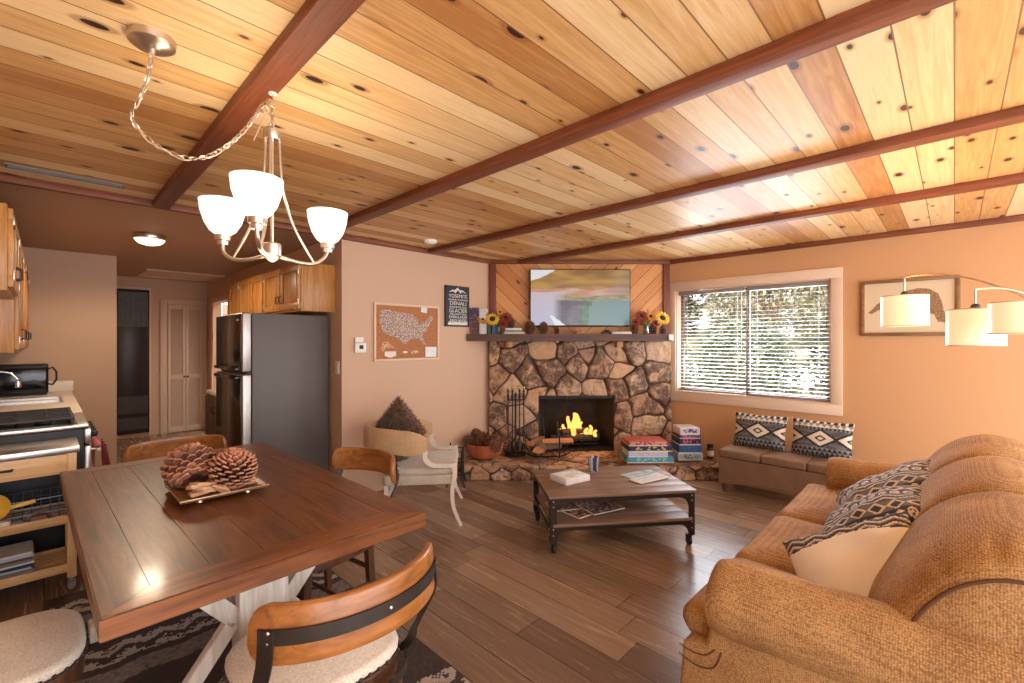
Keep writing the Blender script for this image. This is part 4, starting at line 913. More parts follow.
m.build('raised_lettering', cov['white'], t)
t = thing('patterned_tumbler', 'blue and white patterned tumbler standing on the coffee table', 'cup', CTp(.485, .545, H)); m = MB(); m.lathe([(.001, .003), (.033, 0), (.036, .01), (.041, .115), (.038, .115), (.033, .012), (.001, .01)], n=28)
m.build('tumbler_body', M['printed'], t, smooth=60, col=lambda c, n: C(44, 52, 92) if nz(c.x * 60, c.y * 60, c.z * 46) > .06 else C(196, 196, 200))
def sheet(name, w, d, h, loc, rz, lb, cat, grp, fn, nx=40, ny=30, border=None):
    t = thing(name, lb, cat, loc, rz, grp); m = MB(); m.b2((-w / 2, -d / 2, 0), (w / 2, d / 2, h)); m.build('pages', PG, t)
    m = MB(); m.grid(lambda u, v: (-w / 2 + u * w, -d / 2 + v * d, h + .0006 + .002 * math.sin(u * 3) * (h < .004)), nx, ny); m.build('printed_cover', M['printed'], t, smooth=0, col=lambda c, n: fn(c.x / w + .5, c.y / d + .5)); return t
def paper_c(base, ink, sc, thr, border=.05):
    return lambda x, y: C(232, 230, 226) if min(x, y, 1 - x, 1 - y) < border else (ink if nz(x * sc, y * sc * 2.5, sc) > thr else base)
sheet('travel_brochure', .30, .215, .004, CTp(.84, .37, H), R(-38 + 18), 'pale blue map brochure lying on the right of the coffee table', 'brochure', 'papers on the coffee table', lambda x, y: lerp(C(126, 164, 178), C(196, 208, 214), min(1, max(0, .5 + nz(x * 5, y * 9) * 1.5))) if y > .45 else (C(120, 150, 168) if nz(x * 30, y * 40) > .1 else C(206, 210, 214)))
sheet('travel_brochure', .30, .12, .006, CTp(.83, .27, H + .0055), R(-38 + 24), 'white brochure on top of the pale blue one on the coffee table', 'brochure', 'papers on the coffee table', paper_c(C(214, 214, 216), C(170, 176, 186), 9, .2))
def mag(a, b, c_): return lambda x, y: C(224, 206, 180) if min(x, y, 1 - x, 1 - y) < .035 else (C(206, 200, 196) if (.75 < y < .9 and nz(x * 22, y * 30) > 0) else lerp(lerp(a, b, min(1, max(0, .5 + nz(x * 6, y * 6, 3) * 1.8))), c_, max(0, min(1, nz(x * 9, y * 9, 8) * 2.5))))
z2 = .2052
sheet('magazine', .28, .21, .006, CTp(.30, .24, z2), R(-38 + 30), 'magazine with an orange and dark cover on the left of the lower shelf', 'magazine', 'magazines on the coffee table shelf', mag(C(60, 44, 40), C(190, 92, 50), C(210, 190, 170)))
sheet('magazine', .26, .20, .006, CTp(.20, .33, z2 + .0072), R(-38 + 8), 'dark magazine lying behind the orange one on the lower shelf', 'magazine', 'magazines on the coffee table shelf', mag(C(38, 36, 44), C(80, 72, 70), C(190, 180, 176)))
sheet('magazine', .28, .21, .006, CTp(.44, .24, z2 + .0144), R(-38 + 20), 'magazine with a blue night cover on the right of the lower shelf pile', 'magazine', 'magazines on the coffee table shelf', mag(C(48, 44, 84), C(130, 84, 66), C(206, 206, 214)))
# ------------------------------------------------------------------ sofa (built in room coordinates, stored relative to its base)
def rel(mb, O): bmesh.ops.translate(mb.bm, vec=-Vector(O), verts=mb.bm.verts); return mb
def spline(P, n, closed=True):
    out = []; m = len(P)
    for i in range(n):
        f = i / n * m if closed else i / (n - 1) * (m - 1); k = min(int(f), m - 1 if closed else m - 2); t = f - k
        g = (lambda j: P[j % m]) if closed else (lambda j: P[max(0, min(m - 1, j))]); a, b, c, d = g(k - 1), g(k), g(k + 1), g(k + 2)
        out.append(tuple(.5 * (2 * b[q] + (c[q] - a[q]) * t + (2 * a[q] - 5 * b[q] + 4 * c[q] - d[q]) * t * t + (-a[q] + 3 * b[q] - 3 * c[q] + d[q]) * t ** 3) for q in range(len(a))))
    return out
SO = (2.67, .2, 0); sofa = thing('sofa', 'large golden tan three seat sofa with rolled arms in the right foreground', 'sofa', SO)
m = MB(); m.b2((1.62, -.32, .05), (3.72, .695, .355), .03, seg=3); rel(m, SO).build('base', M['sofa'], sofa)
for sgn, s0, s1 in ((1, 1.60, 1.80), (-1, 3.74, 3.54)):
    P = [(-.34, .05), (.70, .05), (.715, .20), (.70, .37), (.62, .385), (.60, .50), (-.34, .56)]; m = MB()
    n = len(P); m.raw([(s0, y, z) for y, z in P] + [(s1, y, z) for y, z in P], [tuple(range(n)), tuple(range(n, 2 * n))] + [(i, (i + 1) % n, n + (i + 1) % n, n + i) for i in range(n)])
    bmesh.ops.recalc_face_normals(m.bm, faces=m.bm.faces); bmesh.ops.bevel(m.bm, geom=list(m.bm.edges), offset=.014, segments=3, profile=.5, affect='EDGES')
    ap = rel(m, SO).build('arm_panel', M['sofa'], sofa)
    m = MB(); cx = s0 + sgn * .072; m2 = []
    def roll(u, v):
        y = .625 - 1.0 * u; e = 1.0
        if u < .09: e = math.sqrt(max(0, 1 - ((.09 - u) / .09) ** 2)) * .30 + .70 if u > 0 else .02
        r = (.130 - .014 * u) * e; zc = .545 + .03 * u; a = 2 * PI * v
        return (cx + sgn * .012 * u + r * math.cos(a) * 1.04, y, zc + r * math.sin(a) * .98)
    m.grid(lambda a, b: roll(b, a), 36, 44, closed_u=True)
    nv = len(m.bm.verts); m.bm.verts.ensure_lookup_table(); m.bm.faces.new([m.bm.verts[i] for i in range(36)]); m.bm.faces.new([m.bm.verts[i] for i in range(nv - 36, nv)])
    rel(m, SO).build('arm_roll', M['sofa'], sofa, smooth=60)
    m = MB(); m.tube(spline([(s0 - sgn * .001, .712, .352), (s0 - sgn * .001, .67, .344), (s0 - sgn * .001, .62, .352), (s0 - sgn * .001, .588, .385)], 14, False), .0028, 6)
    m.tube(spline([(s0 - sgn * .001, .714, .318), (s0 - sgn * .001, .65, .303), (s0 - sgn * .001, .592, .322), (s0 - sgn * .001, .566, .385)], 14, False), .0028, 6); rel(m, SO).build('piping', M['sofa_dark'], ap, label='dark brown welt')
def seat_outline(x0, x1, tl=0, tr=0):
    P = [(x0, -.1), (x1, -.1)]
    if tr: P += [(x1, .585), (x1 + .12, .60), (x1 + .15, .63), (x1 + .15, .71), (x1 + .12, .735)]
    else: P += [(x1, .705), (x1 - .03, .735)]
    if tl: P += [(x0 - .12, .735), (x0 - .15, .71), (x0 - .15, .63), (x0 - .12, .60), (x0, .585)]
    else: P += [(x0 + .03, .735), (x0, .705)]
    out = []
    for i, p in enumerate(P):
        q = P[(i + 1) % len(P)]; k = max(1, int(math.hypot(q[0] - p[0], q[1] - p[1]) / .05))
        out += [lerp(p, q, j / k) for j in range(k)]
    return out
for x0, x1, tl, tr in ((1.80, 2.205, 1, 0), (2.215, 2.895, 0, 0), (2.905, 3.54, 0, 1)):
    m = MB(); slab(m, seat_outline(x0, x1, tl, tr), .357, .508, .055, crown=.034, steps=5); rel(m, SO).build('seat_cushion', M['sofa'], sofa, smooth=60)
m = MB(); m.b2((1.78, -.40, .05), (3.56, -.16, .80), .06, seg=4); rel(m, SO).build('back_frame', M['sofa'], sofa, smooth=60)
PR = spline([(.12, .47), (.205, .52), (.205, .60), (.17, .68), (.115, .79), (.035, .895), (-.067, .962), (-.17, .975), (-.28, .93), (-.36, .82), (-.38, .66), (-.33, .50), (-.10, .46)], 64)
for s0, s1, e0, e1, hk in ((1.655, 2.315, .70, .88, .885), (2.315, 2.935, .88, .88, .92), (2.935, 3.62, .88, .72, .95)):
    m = MB(); nu = 36
    def bc(a, b, s0=s0, s1=s1, e0=e0, e1=e1, hk=hk):
        u = b * 2 - 1; e = e0 if u < 0 else e1; p = PR[int(round(a * 64)) % 64]; k = e + (1 - e) * max(0, 1 - abs(u) ** (2.6 if e < .8 else 4.5)) ** .5
        cy, cz = -.12, .66; s = s0 + (s1 - s0) * (.5 + .5 * u)
        y, z = cy + (p[0] - cy) * k, cz + (p[1] - cz) * (k if p[1] > cz else 1) * (hk if p[1] > cz else 1)
        if e < .8:      # pleats gathered towards the end panel
            g = abs(u) if (u < 0) == (e0 < .8) else 0
            for a0 in (.16, .27, .37, .46):
                d = abs(a - a0 - .02 * (1 - g)); w = .012
                if g > .45 and d < w: q = (1 - d / w) * min(1, (g - .45) / .3) * min(1, (1 - g) / .08) * .022; y -= (p[0] - cy) * q * 2; z -= (p[1] - cz) * q * 2
        return (s, y, z)
    m.grid(bc, 64, nu, closed_u=True); m.bm.verts.ensure_lookup_table(); nv = len(m.bm.verts); m.bm.faces.new([m.bm.verts[i] for i in range(64)]); m.bm.faces.new([m.bm.verts[i] for i in range(nv - 64, nv)])
    bcu = rel(m, SO).build('back_cushion', M['sofa'], sofa, smooth=60)
    if e0 < .8:
        m = MB(); m.tube([(s0 - .002, bc(i / 64, 0)[1], bc(i / 64, 0)[2]) for i in range(64)], .005, 6, closed=True); rel(m, SO).build('piping', M['sofa_dark'], bcu)
for x in (1.68, 3.66):
    for y in (-.26, .62): m = MB(); m.cyl((x, y, 0), (x, y, .06), .022, .028, 10); rel(m, SO).build('foot', M['chair_leg'], sofa)
NV, NV2 = C(66, 64, 76), C(116, 112, 120)
def aztec_s(w, h, cream=False, back=False):
    def f(c, n):
        x, y = c.x / w + .5, c.z / h + .5
        if not cream and c.y > .008: return C(228, 204, 176)
        if cream and c.y < .012 and y < .80 - .02 * math.sin(x * 9): return C(248, 240, 230)
        Y = y * 6.4; b = int(Y); fy = Y - b; col = CRM
        if b % 3 == 0:      # rings row
            d = math.hypot(((x * 11) % 1 - .5), (fy - .5) * .9); col = CRM if (.20 < d < .36 or d < .09) else NV
        elif b % 3 == 1: col = NV2 if abs(fy - .5) * 2 > tri(x * 6.5) else (CRM if abs(fy - .5) * 2 > tri(x * 6.5) - .35 else NV)
        else: k = (tri(x * 5) * .8 + fy * 2.2) % 1; col = NV if k < .45 else (GRY if k < .7 else CRM)
        if fy < .07: col = NV
        return col
    return f
pil = [(.46, .40, (2.075, .245, .59), (.12, -.84, .48), (-.66, .22, .72), True, 'cream pillow with dark patterned edge nearest the camera on the sofa'),
       (.46, .44, (2.53, .25, .665), (.05, -.82, .56), (-.08, .56, .82), False, 'navy and cream aztec patterned pillow in the middle of the sofa'),
       (.50, .46, (2.98, .25, .665), (.12, -.80, .58), (-.14, .56, .80), False, 'navy and cream aztec patterned pillow farthest from the camera on the sofa')]
for i, (w, h, loc, ex, nn, cr, lb) in enumerate(pil):
    o = make_pillow('sofa_pillow', w, h, .15, M['printed_cloth'], aztec_s(w, h, cr), None, 84, 84, .08, .02, i + 3)
    ex = Vector(ex).normalized(); nn = Vector(nn); nn = (nn - ex * nn.dot(ex)).normalized(); ey = -nn; ez = ex.cross(ey)
    o.matrix_world = Matrix(((ex.x, ey.x, ez.x, loc[0]), (ex.y, ey.y, ez.y, loc[1]), (ex.z, ey.z, ez.z, loc[2]), (0, 0, 0, 1))); tag(o, lb, 'pillow', 'pillows on the sofa')

# ------------------------------------------------------------------ arc floor lamp with drum shades
LP = (3.42, -.50, 0); t = thing('arc_floor_lamp', 'arc floor lamp with cream drum shades reaching over the sofa', 'floor lamp', LP)
m = MB(); m.lathe([(.001, 0), (.17, 0), (.175, .02), (.16, .035), (.02, .04), (.012, .05)], n=32); m.build('lamp_base', M['nickel'], t)
m = MB(); m.cyl((0, 0, .04), (0, 0, 1.455), .013, n=12); m.build('pole', M['nickel'], t)
SH = glow('drum_shade_fabric', C(255, 226, 178), .5, C(240, 222, 190)); SHI = M['trim_white']
for i, (sx, sy, zt, zb, r, zr) in enumerate(((3.60, .215, 1.712, 1.532, .112, 1.825), (3.25, -.075, 1.60, 1.42, .108, 1.70), (2.955, -.235, 1.61, 1.475, .130, 1.69))):
    p0 = Vector((0, 0, 1.45)); p3 = Vector((sx - LP[0], sy - LP[1], zr)); pts = []
    for k in range(25):
        f = k / 24; h = p0.lerp(p3, f); h.z = p0.z + (p3.z - p0.z) * math.sin(f * 1.76) / .982; pts.append(h)
    m = MB(); m.tube(pts + [p3 + Vector((0, 0, -.01)), Vector((p3.x, p3.y, zt + .005))], .005, 8); am = m.build('lamp_arm', M['nickel'], t)
    m = MB(); m.lathe([(.012, zt - .03), (.022, zt - .01), (.018, zt + .02), (.006, zt + .03)], (p3.x, p3.y, 0), 12); m.build('socket_cap', M['black'], am)
    m = MB(); m.lathe([(r, 0), (r, zt - zb), (r - .003, zt - zb), (r - .003, 0)], (p3.x, p3.y, zb), 40)
    sh = m.build('lamp_shade', SH, t, smooth=40)
    for zz in (.0, zt - zb):
        m = MB(); m.tube([(p3.x + r * math.cos(a), p3.y + r * math.sin(a), zb + zz) for a in [2 * PI * k / 40 for k in range(40)]], .0025, 6, closed=True)
        if zz: [m.cyl((p3.x, p3.y, zt - .012), (p3.x + (r - .003) * math.cos(a), p3.y + (r - .003) * math.sin(a), zt - .012), .002, n=5) for a in (0, 2.1, 4.2)]
        m.build('shade_ring', M['trim_white'], sh)
    m = MB(); m.ball((p3.x, p3.y, (zt + zb) / 2 - .01), (.028, .028, .04)); m.build('bulb', glow('warm_bulb_%d' % i, C(255, 214, 150), 3), sh)
    lamp('arc_lamp_light', (sx, sy, (zt + zb) / 2 - .01), 12, (1, .54, .20), .05)

# ------------------------------------------------------------------ armchair
t = thing('barrel_armchair', 'beige upholstered barrel back armchair with white curved wooden legs', 'armchair', (2.215, 3.215, 0), R(-130))
wpaint = plain('aged_white_wood', C(218, 204, 186), .5, 0, .06)
m = MB(); slab(m, [(x, y * 1.0 + .01) for x, y in rr(.60, .56, .05)], .395, .475, .03, crown=.02); m.build('seat_cushion', M['grey_linen'], t, smooth=60)
m = MB(); slab(m, [(x, y + .01) for x, y in rr(.61, .57, .05)], .325, .398, .012); m.build('seat_frame', M['grey_linen'], t, smooth=60)
m = MB(); BP = []
for k in range(33):
    a = R(-12 - 156 + 0) ; f = k / 32; th = R(6 - 192 * f); BP.append((.335 * math.cos(th), .46 * math.sin(th) + .02, 0))
prof = [(a_, b_ - .664) for a_, b_ in [(-.026, .575), (-.030, .60), (-.030, .73), (-.020, .752), (0, .76), (.020, .752), (.030, .73), (.030, .60), (.026, .575), (0, .568)]]
m.sweep(prof, [(p[0], p[1], .664 - .02 * max(0, abs(k - 16) - 10) / 6) for k, p in enumerate(BP)], sc=[(.55, .82, .95)[min(k, 32 - k)] if min(k, 32 - k) < 3 else 1 for k in range(33)]); m.build('backrest', M['camel'], t, smooth=50)
for sx in (-1, 1):
    a = BP[0] if sx > 0 else BP[-1]
    m = MB(); m.sweep([(-.016, -.014), (.016, -.014), (.016, .014), (-.016, .014)], spline([(a[0], a[1], .60), (a[0] - sx * .0, a[1] - .01, .54), (a[0] - sx * .012, a[1] + .03, .49), (a[0] - sx * .03, a[1] + .10, .475), (sx * .295, .285, .470)], 18, False), up=(1, 0, 0)); m.build('arm_support', wpaint, t, smooth=60)
    m = MB(); m.sweep([(-.018, -.016), (.018, -.016), (.018, .016), (-.018, .016)], spline([(sx * .29, .275, .49), (sx * .295, .285, .40), (sx * .29, .265, .28), (sx * .295, .275, .14), (sx * .31, .335, 0)], 22, False), up=(1, 0, 0), sc=[1.1 - .5 * i / 21 for i in range(22)]); m.build('leg', wpaint, t, smooth=60)
    m = MB(); m.sweep([(-.018, -.016), (.018, -.016), (.018, .016), (-.018, .016)], spline([(sx * .22, -.24, .60), (sx * .23, -.25, .36), (sx * .23, -.26, .2), (sx * .25, -.34, 0)], 18, False), up=(1, 0, 0), sc=[1.1 - .45 * i / 17 for i in range(18)]); m.build('leg', wpaint, t, smooth=60)
    m = MB(); m.tube([(sx * .2, -.27, .575), (sx * .2, -.25, .40)], .016, 8); m.build('back_post', wpaint, t)
fm = NT('brown_fur'); f = fm.noise(fm.scale(fm.obj(), (1, 1, 1)), 26, 5, .7); fm.fin(fm.ramp(f, [(.32, C(60, 40, 28)), (.5, C(112, 80, 58)), (.7, C(160, 122, 92))]), .9, sheen=.3)
f0 = pillow_fn(.43, .43, .16, .05, .02, 4); m = MB(); rnd = random.Random(12)
m.grid(lambda u, v: f0(u, v, -1), 26, 26); m.grid(lambda u, v: f0(1 - u, v, 1), 26, 26); V = []; F = []
for k in range(11000):
    u, v, s = rnd.random(), rnd.random(), rnd.choice((-1, 1)); p = f0(u, v, s); nn = Vector((p.x * .6, s * .10 + p.y, p.z * .6)).normalized(); d = (nn * 1.0 + Vector((rnd.gauss(0, .45), rnd.gauss(0, .45), rnd.gauss(0, .45)))).normalized(); w = d.orthogonal().normalized() * .0022; L = rnd.uniform(.02, .045)
    i = len(V); V += [p - w, p + w, p + d * L]; F.append((i, i + 1, i + 2))
m.raw(V, F); o = m.build('fur_pillow', fm.m, smooth=0, weld=0)
o.matrix_world = Matrix.Translation((2.06, 3.345, .67)) @ Matrix.Rotation(R(-45.8 - 32), 4, 'Z') @ Matrix.Rotation(R(-12), 4, 'X') @ Matrix.Rotation(R(36), 4, 'Y')
tag(o, 'shaggy brown fur pillow standing on its corner in the armchair', 'pillow')

# ------------------------------------------------------------------ rug
def rugc(c, n):
    y = c.y + 2.2; x = c.x; k = nz(x * 40, y * 40) * .5 + nz(x * 90, y * 90) * .4
    dark, light, grey = C(62, 48, 44), C(166, 152, 140), C(128, 116, 108)
    b = (y + .008 * math.sin(x * 26)) % .62
    if .21 < b < .38: z = (tri(x * 7) * .5 + b * 9) % 1; col = light if z + k * .9 < .50 else dark
    elif b < .04: col = dark
    elif b < .16: col = lerp(grey, dark, max(0, min(1, .25 + k)))
    else: col = dark
    return lerp(col, dark, max(0, k) * .5)
m = MB(); m.grid(lambda u, v: (-.62 + 1.24 * u, -1.35 + 2.75 * v, .008 + .003 * nz(u * 60, v * 130)), 124, 275); m.b2((-.625, -1.355, 0.0005), (.625, 1.405, .006))
o = m.build('area_rug', painted('woven_rug', .95, bump=.6), smooth=0, weld=0, col=rugc); tag(place(o, (.63, 2.2, 0)), 'dark brown and cream patterned rug under the dining table', 'rug')

# ------------------------------------------------------------------ dining table
DT = thing('dining_table', 'rectangular dining table with distressed brown top and whitewashed trestle base', 'table', (.560, 2.43, 0), .020)
w, d, z0, z1, bd = .485, .925, .700, .760, .115; m = MB()
def plank(poly, mi): m.prism(poly, z0, z1, mi)
g = .0012
plank([(-w, -d), (w, -d), (w - bd, -d + bd), (-w + bd, -d + bd)], 1); plank([(-w, d), (-w + bd, d - bd), (w - bd, d - bd), (w, d)], 1)
plank([(-w, -d + g * 2), (-w + bd - g, -d + bd + g), (-w + bd - g, d - bd - g), (-w, d - g * 2)], 0); plank([(w, -d + g * 2), (w, d - g * 2), (w - bd + g, d - bd - g), (w - bd + g, -d + bd + g)], 0)
n = 5; bw = (2 * w - 2 * bd) / n
for i in range(n): m.prism([(-w + bd + i * bw + g * .6, -d + bd + g), (-w + bd + (i + 1) * bw - g * .6, -d + bd + g), (-w + bd + (i + 1) * bw - g * .6, d - bd - g), (-w + bd + i * bw + g * .6, d - bd - g)], z0, z1 - .0008, 0)
bmesh.ops.bevel(m.bm, geom=[e for e in m.bm.edges if all(abs(v.co.x) > w - .001 or abs(v.co.y) > d - .003 for v in e.verts) and e.calc_length() > .3], offset=.004, segments=2, affect='EDGES')
m.b2((-w + .02, -d + .02, z0 + .002), (w - .02, d - .02, z1 - .01), mi=0); m.build('tabletop', [M['table_wood'], M['table_wood_x']], DT)
for sy in (-1, 1):
    y = sy * .55; e = bpy.data.objects.new('trestle', None); COL.objects.link(e); e.parent = DT; e.location = (0, y, 0)
    m = MB(); m.b2((-.085, -.045, .085), (.085, .045, .66), .004); m.build('center_post', M['white_wash'], e)
    m = MB(); m.b2((-.40, -.05, 0.009), (.40, .05, .088), .008); m.build('foot_board', M['white_wash'], e)
    m = MB(); m.b2((-.40, -.045, .655), (.40, .045, .70), .004); m.build('top_board', M['white_wash'], e)
    for sx in (-1, 1):
        m = MB(); a, b = Vector((sx * .09, 0, .44)), Vector((sx * .27, 0, .655)); q = (b - a).to_track_quat('Z', 'Y').to_matrix().to_4x4(); m.box((0, 0, 0), (.04, .06, (b - a).length + .03), .003, M=Matrix.Translation((a + b) / 2) @ q); m.build('brace', M['white_wash'], e)
        m = MB(); a, b = Vector((sx * .10, 0, .42)), Vector((sx * .36, 0, .08)); q = (b - a).to_track_quat('Z', 'Y').to_matrix().to_4x4(); m.box((0, 0, 0), (.04, .05, (b - a).length + .02), .003, M=Matrix.Translation((a + b) / 2) @ q); m.build('brace', M['white_wash'], e)
m = MB(); m.b2((-.035, -.55, .28), (.035, .55, .40), .004); m.build('stretcher', M['white_wash'], DT)
for sy in (-1, 1):
    m = MB(); a, b = Vector((0, sy * .50, .40)), Vector((0, sy * .15, .69)); q = (b - a).to_track_quat('Z', 'Y').to_matrix().to_4x4(); m.box((0, 0, 0), (.06, .04, (b - a).length), .003, M=Matrix.Translation((a + b) / 2) @ q)
    m.b2((-.035, sy * .22 - .1, .655), (.035, sy * .22 + .1, .70)); m.build('brace', M['white_wash'], DT)
# tray with two large pine cones and driftwood
t = thing('wooden_tray', 'square dark wooden tray with pale rim on the dining table', 'tray', (.548, 2.41, .760))
m = MB(); P = [(-.115, -.125), (.115, -.125), (.115, .125), (-.115, .125)]; Q = [(-.165, -.175), (.165, -.175), (.165, .175), (-.165, .175)]
m.raw([(x, y, .012) for x, y in P] + [(x, y, .030) for x, y in Q] + [(x, y, .006) for x, y in P] + [(x * 1.0, y * 1.0, .023) for x, y in Q], [(0, 1, 2, 3), (7, 6, 5, 4)[::-1][:0] or (8, 11, 10, 9)] + [(i, (i + 1) % 4, 4 + (i + 1) % 4, 4 + i) for i in range(4)] + [(8 + i, 12 + i, 12 + (i + 1) % 4, 8 + (i + 1) % 4) for i in range(4)] + [(4 + i, 4 + (i + 1) % 4, 12 + (i + 1) % 4, 12 + i) for i in range(4)])
m.build('tray_body', M['oak_x'] if False else wood('tray_wood', C(104, 66, 38), C(150, 102, 64), 'x', 1, .4), t, smooth=0)
m = MB()
for i in range(4): a, b = Q[i], Q[(i + 1) % 4]; m.tube([(a[0], a[1], .030), (b[0], b[1], .030)], .0035, 6)
m.build('rim', M['nickel'], t)
for sx in (-1, 1):
    for sy in (-1, 1): m = MB(); m.lathe([(.001, 0), (.010, 0), (.012, .004), (.010, .012), (.001, .013)], (sx * .09, sy * .125, -.0005), 10); m.build('foot', M['nickel'], t)
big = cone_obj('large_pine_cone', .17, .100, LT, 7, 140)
place(big, (.50, 2.50, .86), rot=(R(-48), R(14), .4)); tag(big, 'large open pine cone lying on its side at the left of the wooden tray', 'pine cone', 'pine cones on the wooden tray'); big.location = (.475, 2.45, .822)
o = dup(big, (.60, 2.385, .783), rot=(R(6), R(-8), 1.4), label='large pine cone standing upright at the right of the wooden tray'); o.scale = (.92, .92, .98)
def drift(seed, s, loc, rz, lb):
    m = MB(); rnd = random.Random(seed)
    for k in range(5): m.box((s * rnd.uniform(-.35, .35), s * rnd.uniform(-.2, .2), s * (.18 + .16 * k * .8)), (s * rnd.uniform(1.0, 1.7), s * rnd.uniform(.5, .9), s * .30), s * .07, (rnd.uniform(-.25, .25), rnd.uniform(-.25, .25), rnd.uniform(-.5, .5)), seg=1)
    o = m.build('driftwood_piece', wood('driftwood_%d' % seed, C(176, 122, 84), C(232, 196, 158), 'x', 1, .8, 20, bump=.5), smooth=20); tag(place(o, loc, 0, (0, R(6), rz)), lb, 'driftwood', 'driftwood on the wooden tray')
drift(3, .058, (.475, 2.335, .778), .5, 'pale driftwood chunk at the left front of the wooden tray'); drift(5, .036, (.545, 2.315, .776), -.5, 'small pale driftwood chip between the two large pine cones'); drift(8, .03, (.675, 2.35, .779), 1.2, 'small pale driftwood chip at the right edge of the wooden tray')

# ------------------------------------------------------------------ dining chairs
def make_chair():
    t = thing('dining_chair', '', 'chair', (0, 0, 0), 0, 'dining chairs around the table')
    out = []
    for k in range(40):
        a = 2 * PI * k / 40; c, s = math.cos(a), math.sin(a); e = (abs(c) ** 3.4 + abs(s) ** 3.4) ** (-1 / 3.4); out.append((.235 * c * e, .225 * s * e * (1 if s > 0 else 1.0)))
    m = MB(); slab(m, out, .418, .480, .022, crown=.022); m.build('seat', M['cream_seat'], t, smooth=60, label='cream padded seat')
    m = MB()
    for k in range(0, 360, 7):
        a = R(k); c, s = math.cos(a), math.sin(a); e = (abs(c) ** 3.4 + abs(s) ** 3.4) ** (-1 / 3.4); m.ball((.236 * c * e, .226 * s * e, .428), .0065, 8, 5)
    m.build('nailhead_trim', M['iron'], t, smooth=60)
    m = MB(); slab(m, [(x * .985, y * .985) for x, y in out], .355, .417, .006); m.build('apron', M['chair_leg'], t)
    for sx in (-1, 1):
        for sy in (-1, 1):
            m = MB(); m.sweep([(-.018, -.018), (.018, -.018), (.018, .018), (-.018, .018)], [(sx * .185, sy * .175, .356), (sx * .19, sy * .182, .2), (sx * .205, sy * .20, 0)], up=(1, 0, 0), sc=[1, .95, .72]); m.build('leg', M['chair_leg'], t)
    m = MB()
    for sx in (-1, 1): m.cyl((sx * .194, -.19, .17), (sx * .194, .19, .17), .010, n=8)
    m.cyl((-.194, 0, .17), (.194, 0, .17), .010, n=8); m.cyl((-.19, .184, .24), (.19, .184, .24), .012, n=8); m.cyl((-.19, -.184, .24), (.19, -.184, .24), .012, n=8); m.build('stretcher', M['chair_leg'], t)
    m = MB(); arc = []
    def arcp(f): return (.262 * math.sin(f * 1.12) / math.sin(1.12), -.265 - .135 * (math.cos(f * 1.12) - math.cos(1.12)) / (1 - math.cos(1.12)), 0)
    NA = 64; arcf = [arcp(-1 + 2 * k / NA) for k in range(NA + 1)]; arc = [arcp(-1 + 2 * k / 24) for k in range(25)]
    ends = [math.sqrt(max(0, 1 - (max(0, abs(-1 + 2 * k / NA) - .80) / .2) ** 2)) for k in range(NA + 1)]; arc0, arc = arc, arcf
    V = []
    for k, p in enumerate(arc):
        q = Vector(p); tn = (Vector(arc[min(NA, k + 1)]) - Vector(arc[max(0, k - 1)])).normalized(); nrm = Vector((tn.y, -tn.x, 0)); hh = .030 + .040 * ends[k]
        for a in range(16):
            an = 2 * PI * a / 16; cx, cz = math.cos(an), math.sin(an); sx = abs(cx) ** .5 * (1 if cx > 0 else -1); sz = abs(cz) ** .35 * (1 if cz > 0 else -1)
            V.append(q + nrm * (.0125 * sx - .10 * (hh * sz) * 1.0) + Vector((0, 0, .728 + hh * sz)))
    F = [(i * 16 + j, i * 16 + (j + 1) % 16, (i + 1) * 16 + (j + 1) % 16, (i + 1) * 16 + j) for i in range(NA) for j in range(16)] + [tuple(range(16))[::-1], tuple(range(NA * 16, (NA + 1) * 16))]
    arc = arc0; m.raw(V, F); m.build('backrest', M['chair_wood'], t, smooth=50, label='curved orange brown wooden backrest')
    # iron back frame: band along the outside of the board, two flat uprights, a hoop behind the seat
    m = MB(); out2 = []
    for k in range(2, 23):
        p = Vector(arc[k]); tn = (Vector(arc[k + 1]) - Vector(arc[k - 1])).normalized(); nrm = Vector((tn.y, -tn.x, 0)); out2.append(p + nrm * .0165 + Vector((0, 0, .728)))
    m.sweep([(-.0022, -.019), (.0022, -.019), (.0022, .019), (-.0022, .019)], out2); bf = m.build('back_frame', M['iron'], t, smooth=50); m = MB()
    m.sweep([(-.002, -.015), (.002, -.015), (.002, .015), (-.002, .015)], [(.225 * math.sin(f), -.16 - .135 * math.cos(f), .40) for f in [(-1.45 + 2.9 * k / 20) for k in range(21)]])
    m.build('seat_hoop', M['iron'], t, smooth=50)
    for sx in (-1, 1):
        e = Vector(arc[2 if sx < 0 else 22]); m = MB()
        pts = [Vector((sx * .232, -.10, .375)), Vector((sx * .238, -.17, .42)), Vector((sx * .242, -.225, .52)), Vector((e.x * 1.01 + sx * .012, e.y - .006, .66)), Vector((e.x * 1.01 + sx * .010, e.y - .012, .746))]
        tang = Vector((.6 * sx, .8, 0)).normalized() if True else None
        P = []
        for p in spline([tuple(q) for q in pts], 16, False): p = Vector(p); wv = Vector((-.55 * sx, -.83, 0)) if p.z > .5 else Vector((-.2 * sx, -.98, 0)); nv = Vector((wv.y, -wv.x, 0)); P.append([p + wv * .021 + nv * .0025, p + wv * .021 - nv * .0025, p - wv * .021 - nv * .0025, p - wv * .021 + nv * .0025])
        V = [v for q in P for v in q]; m.raw(V, [(i * 4 + j, i * 4 + (j + 1) % 4, (i + 1) * 4 + (j + 1) % 4, (i + 1) * 4 + j) for i in range(15) for j in range(4)] + [(0, 1, 2, 3), (60, 61, 62, 63)])
        m.build('back_upright', M['iron'], t)
        m = MB()
        for z in (.716, .74): m.ball((e.x + sx * .008, e.y - .018, z), .006, 8, 5)
        if sx > 0: m.ball((arc[13][0], arc[13][1] - .018, .728), .006, 8, 5)
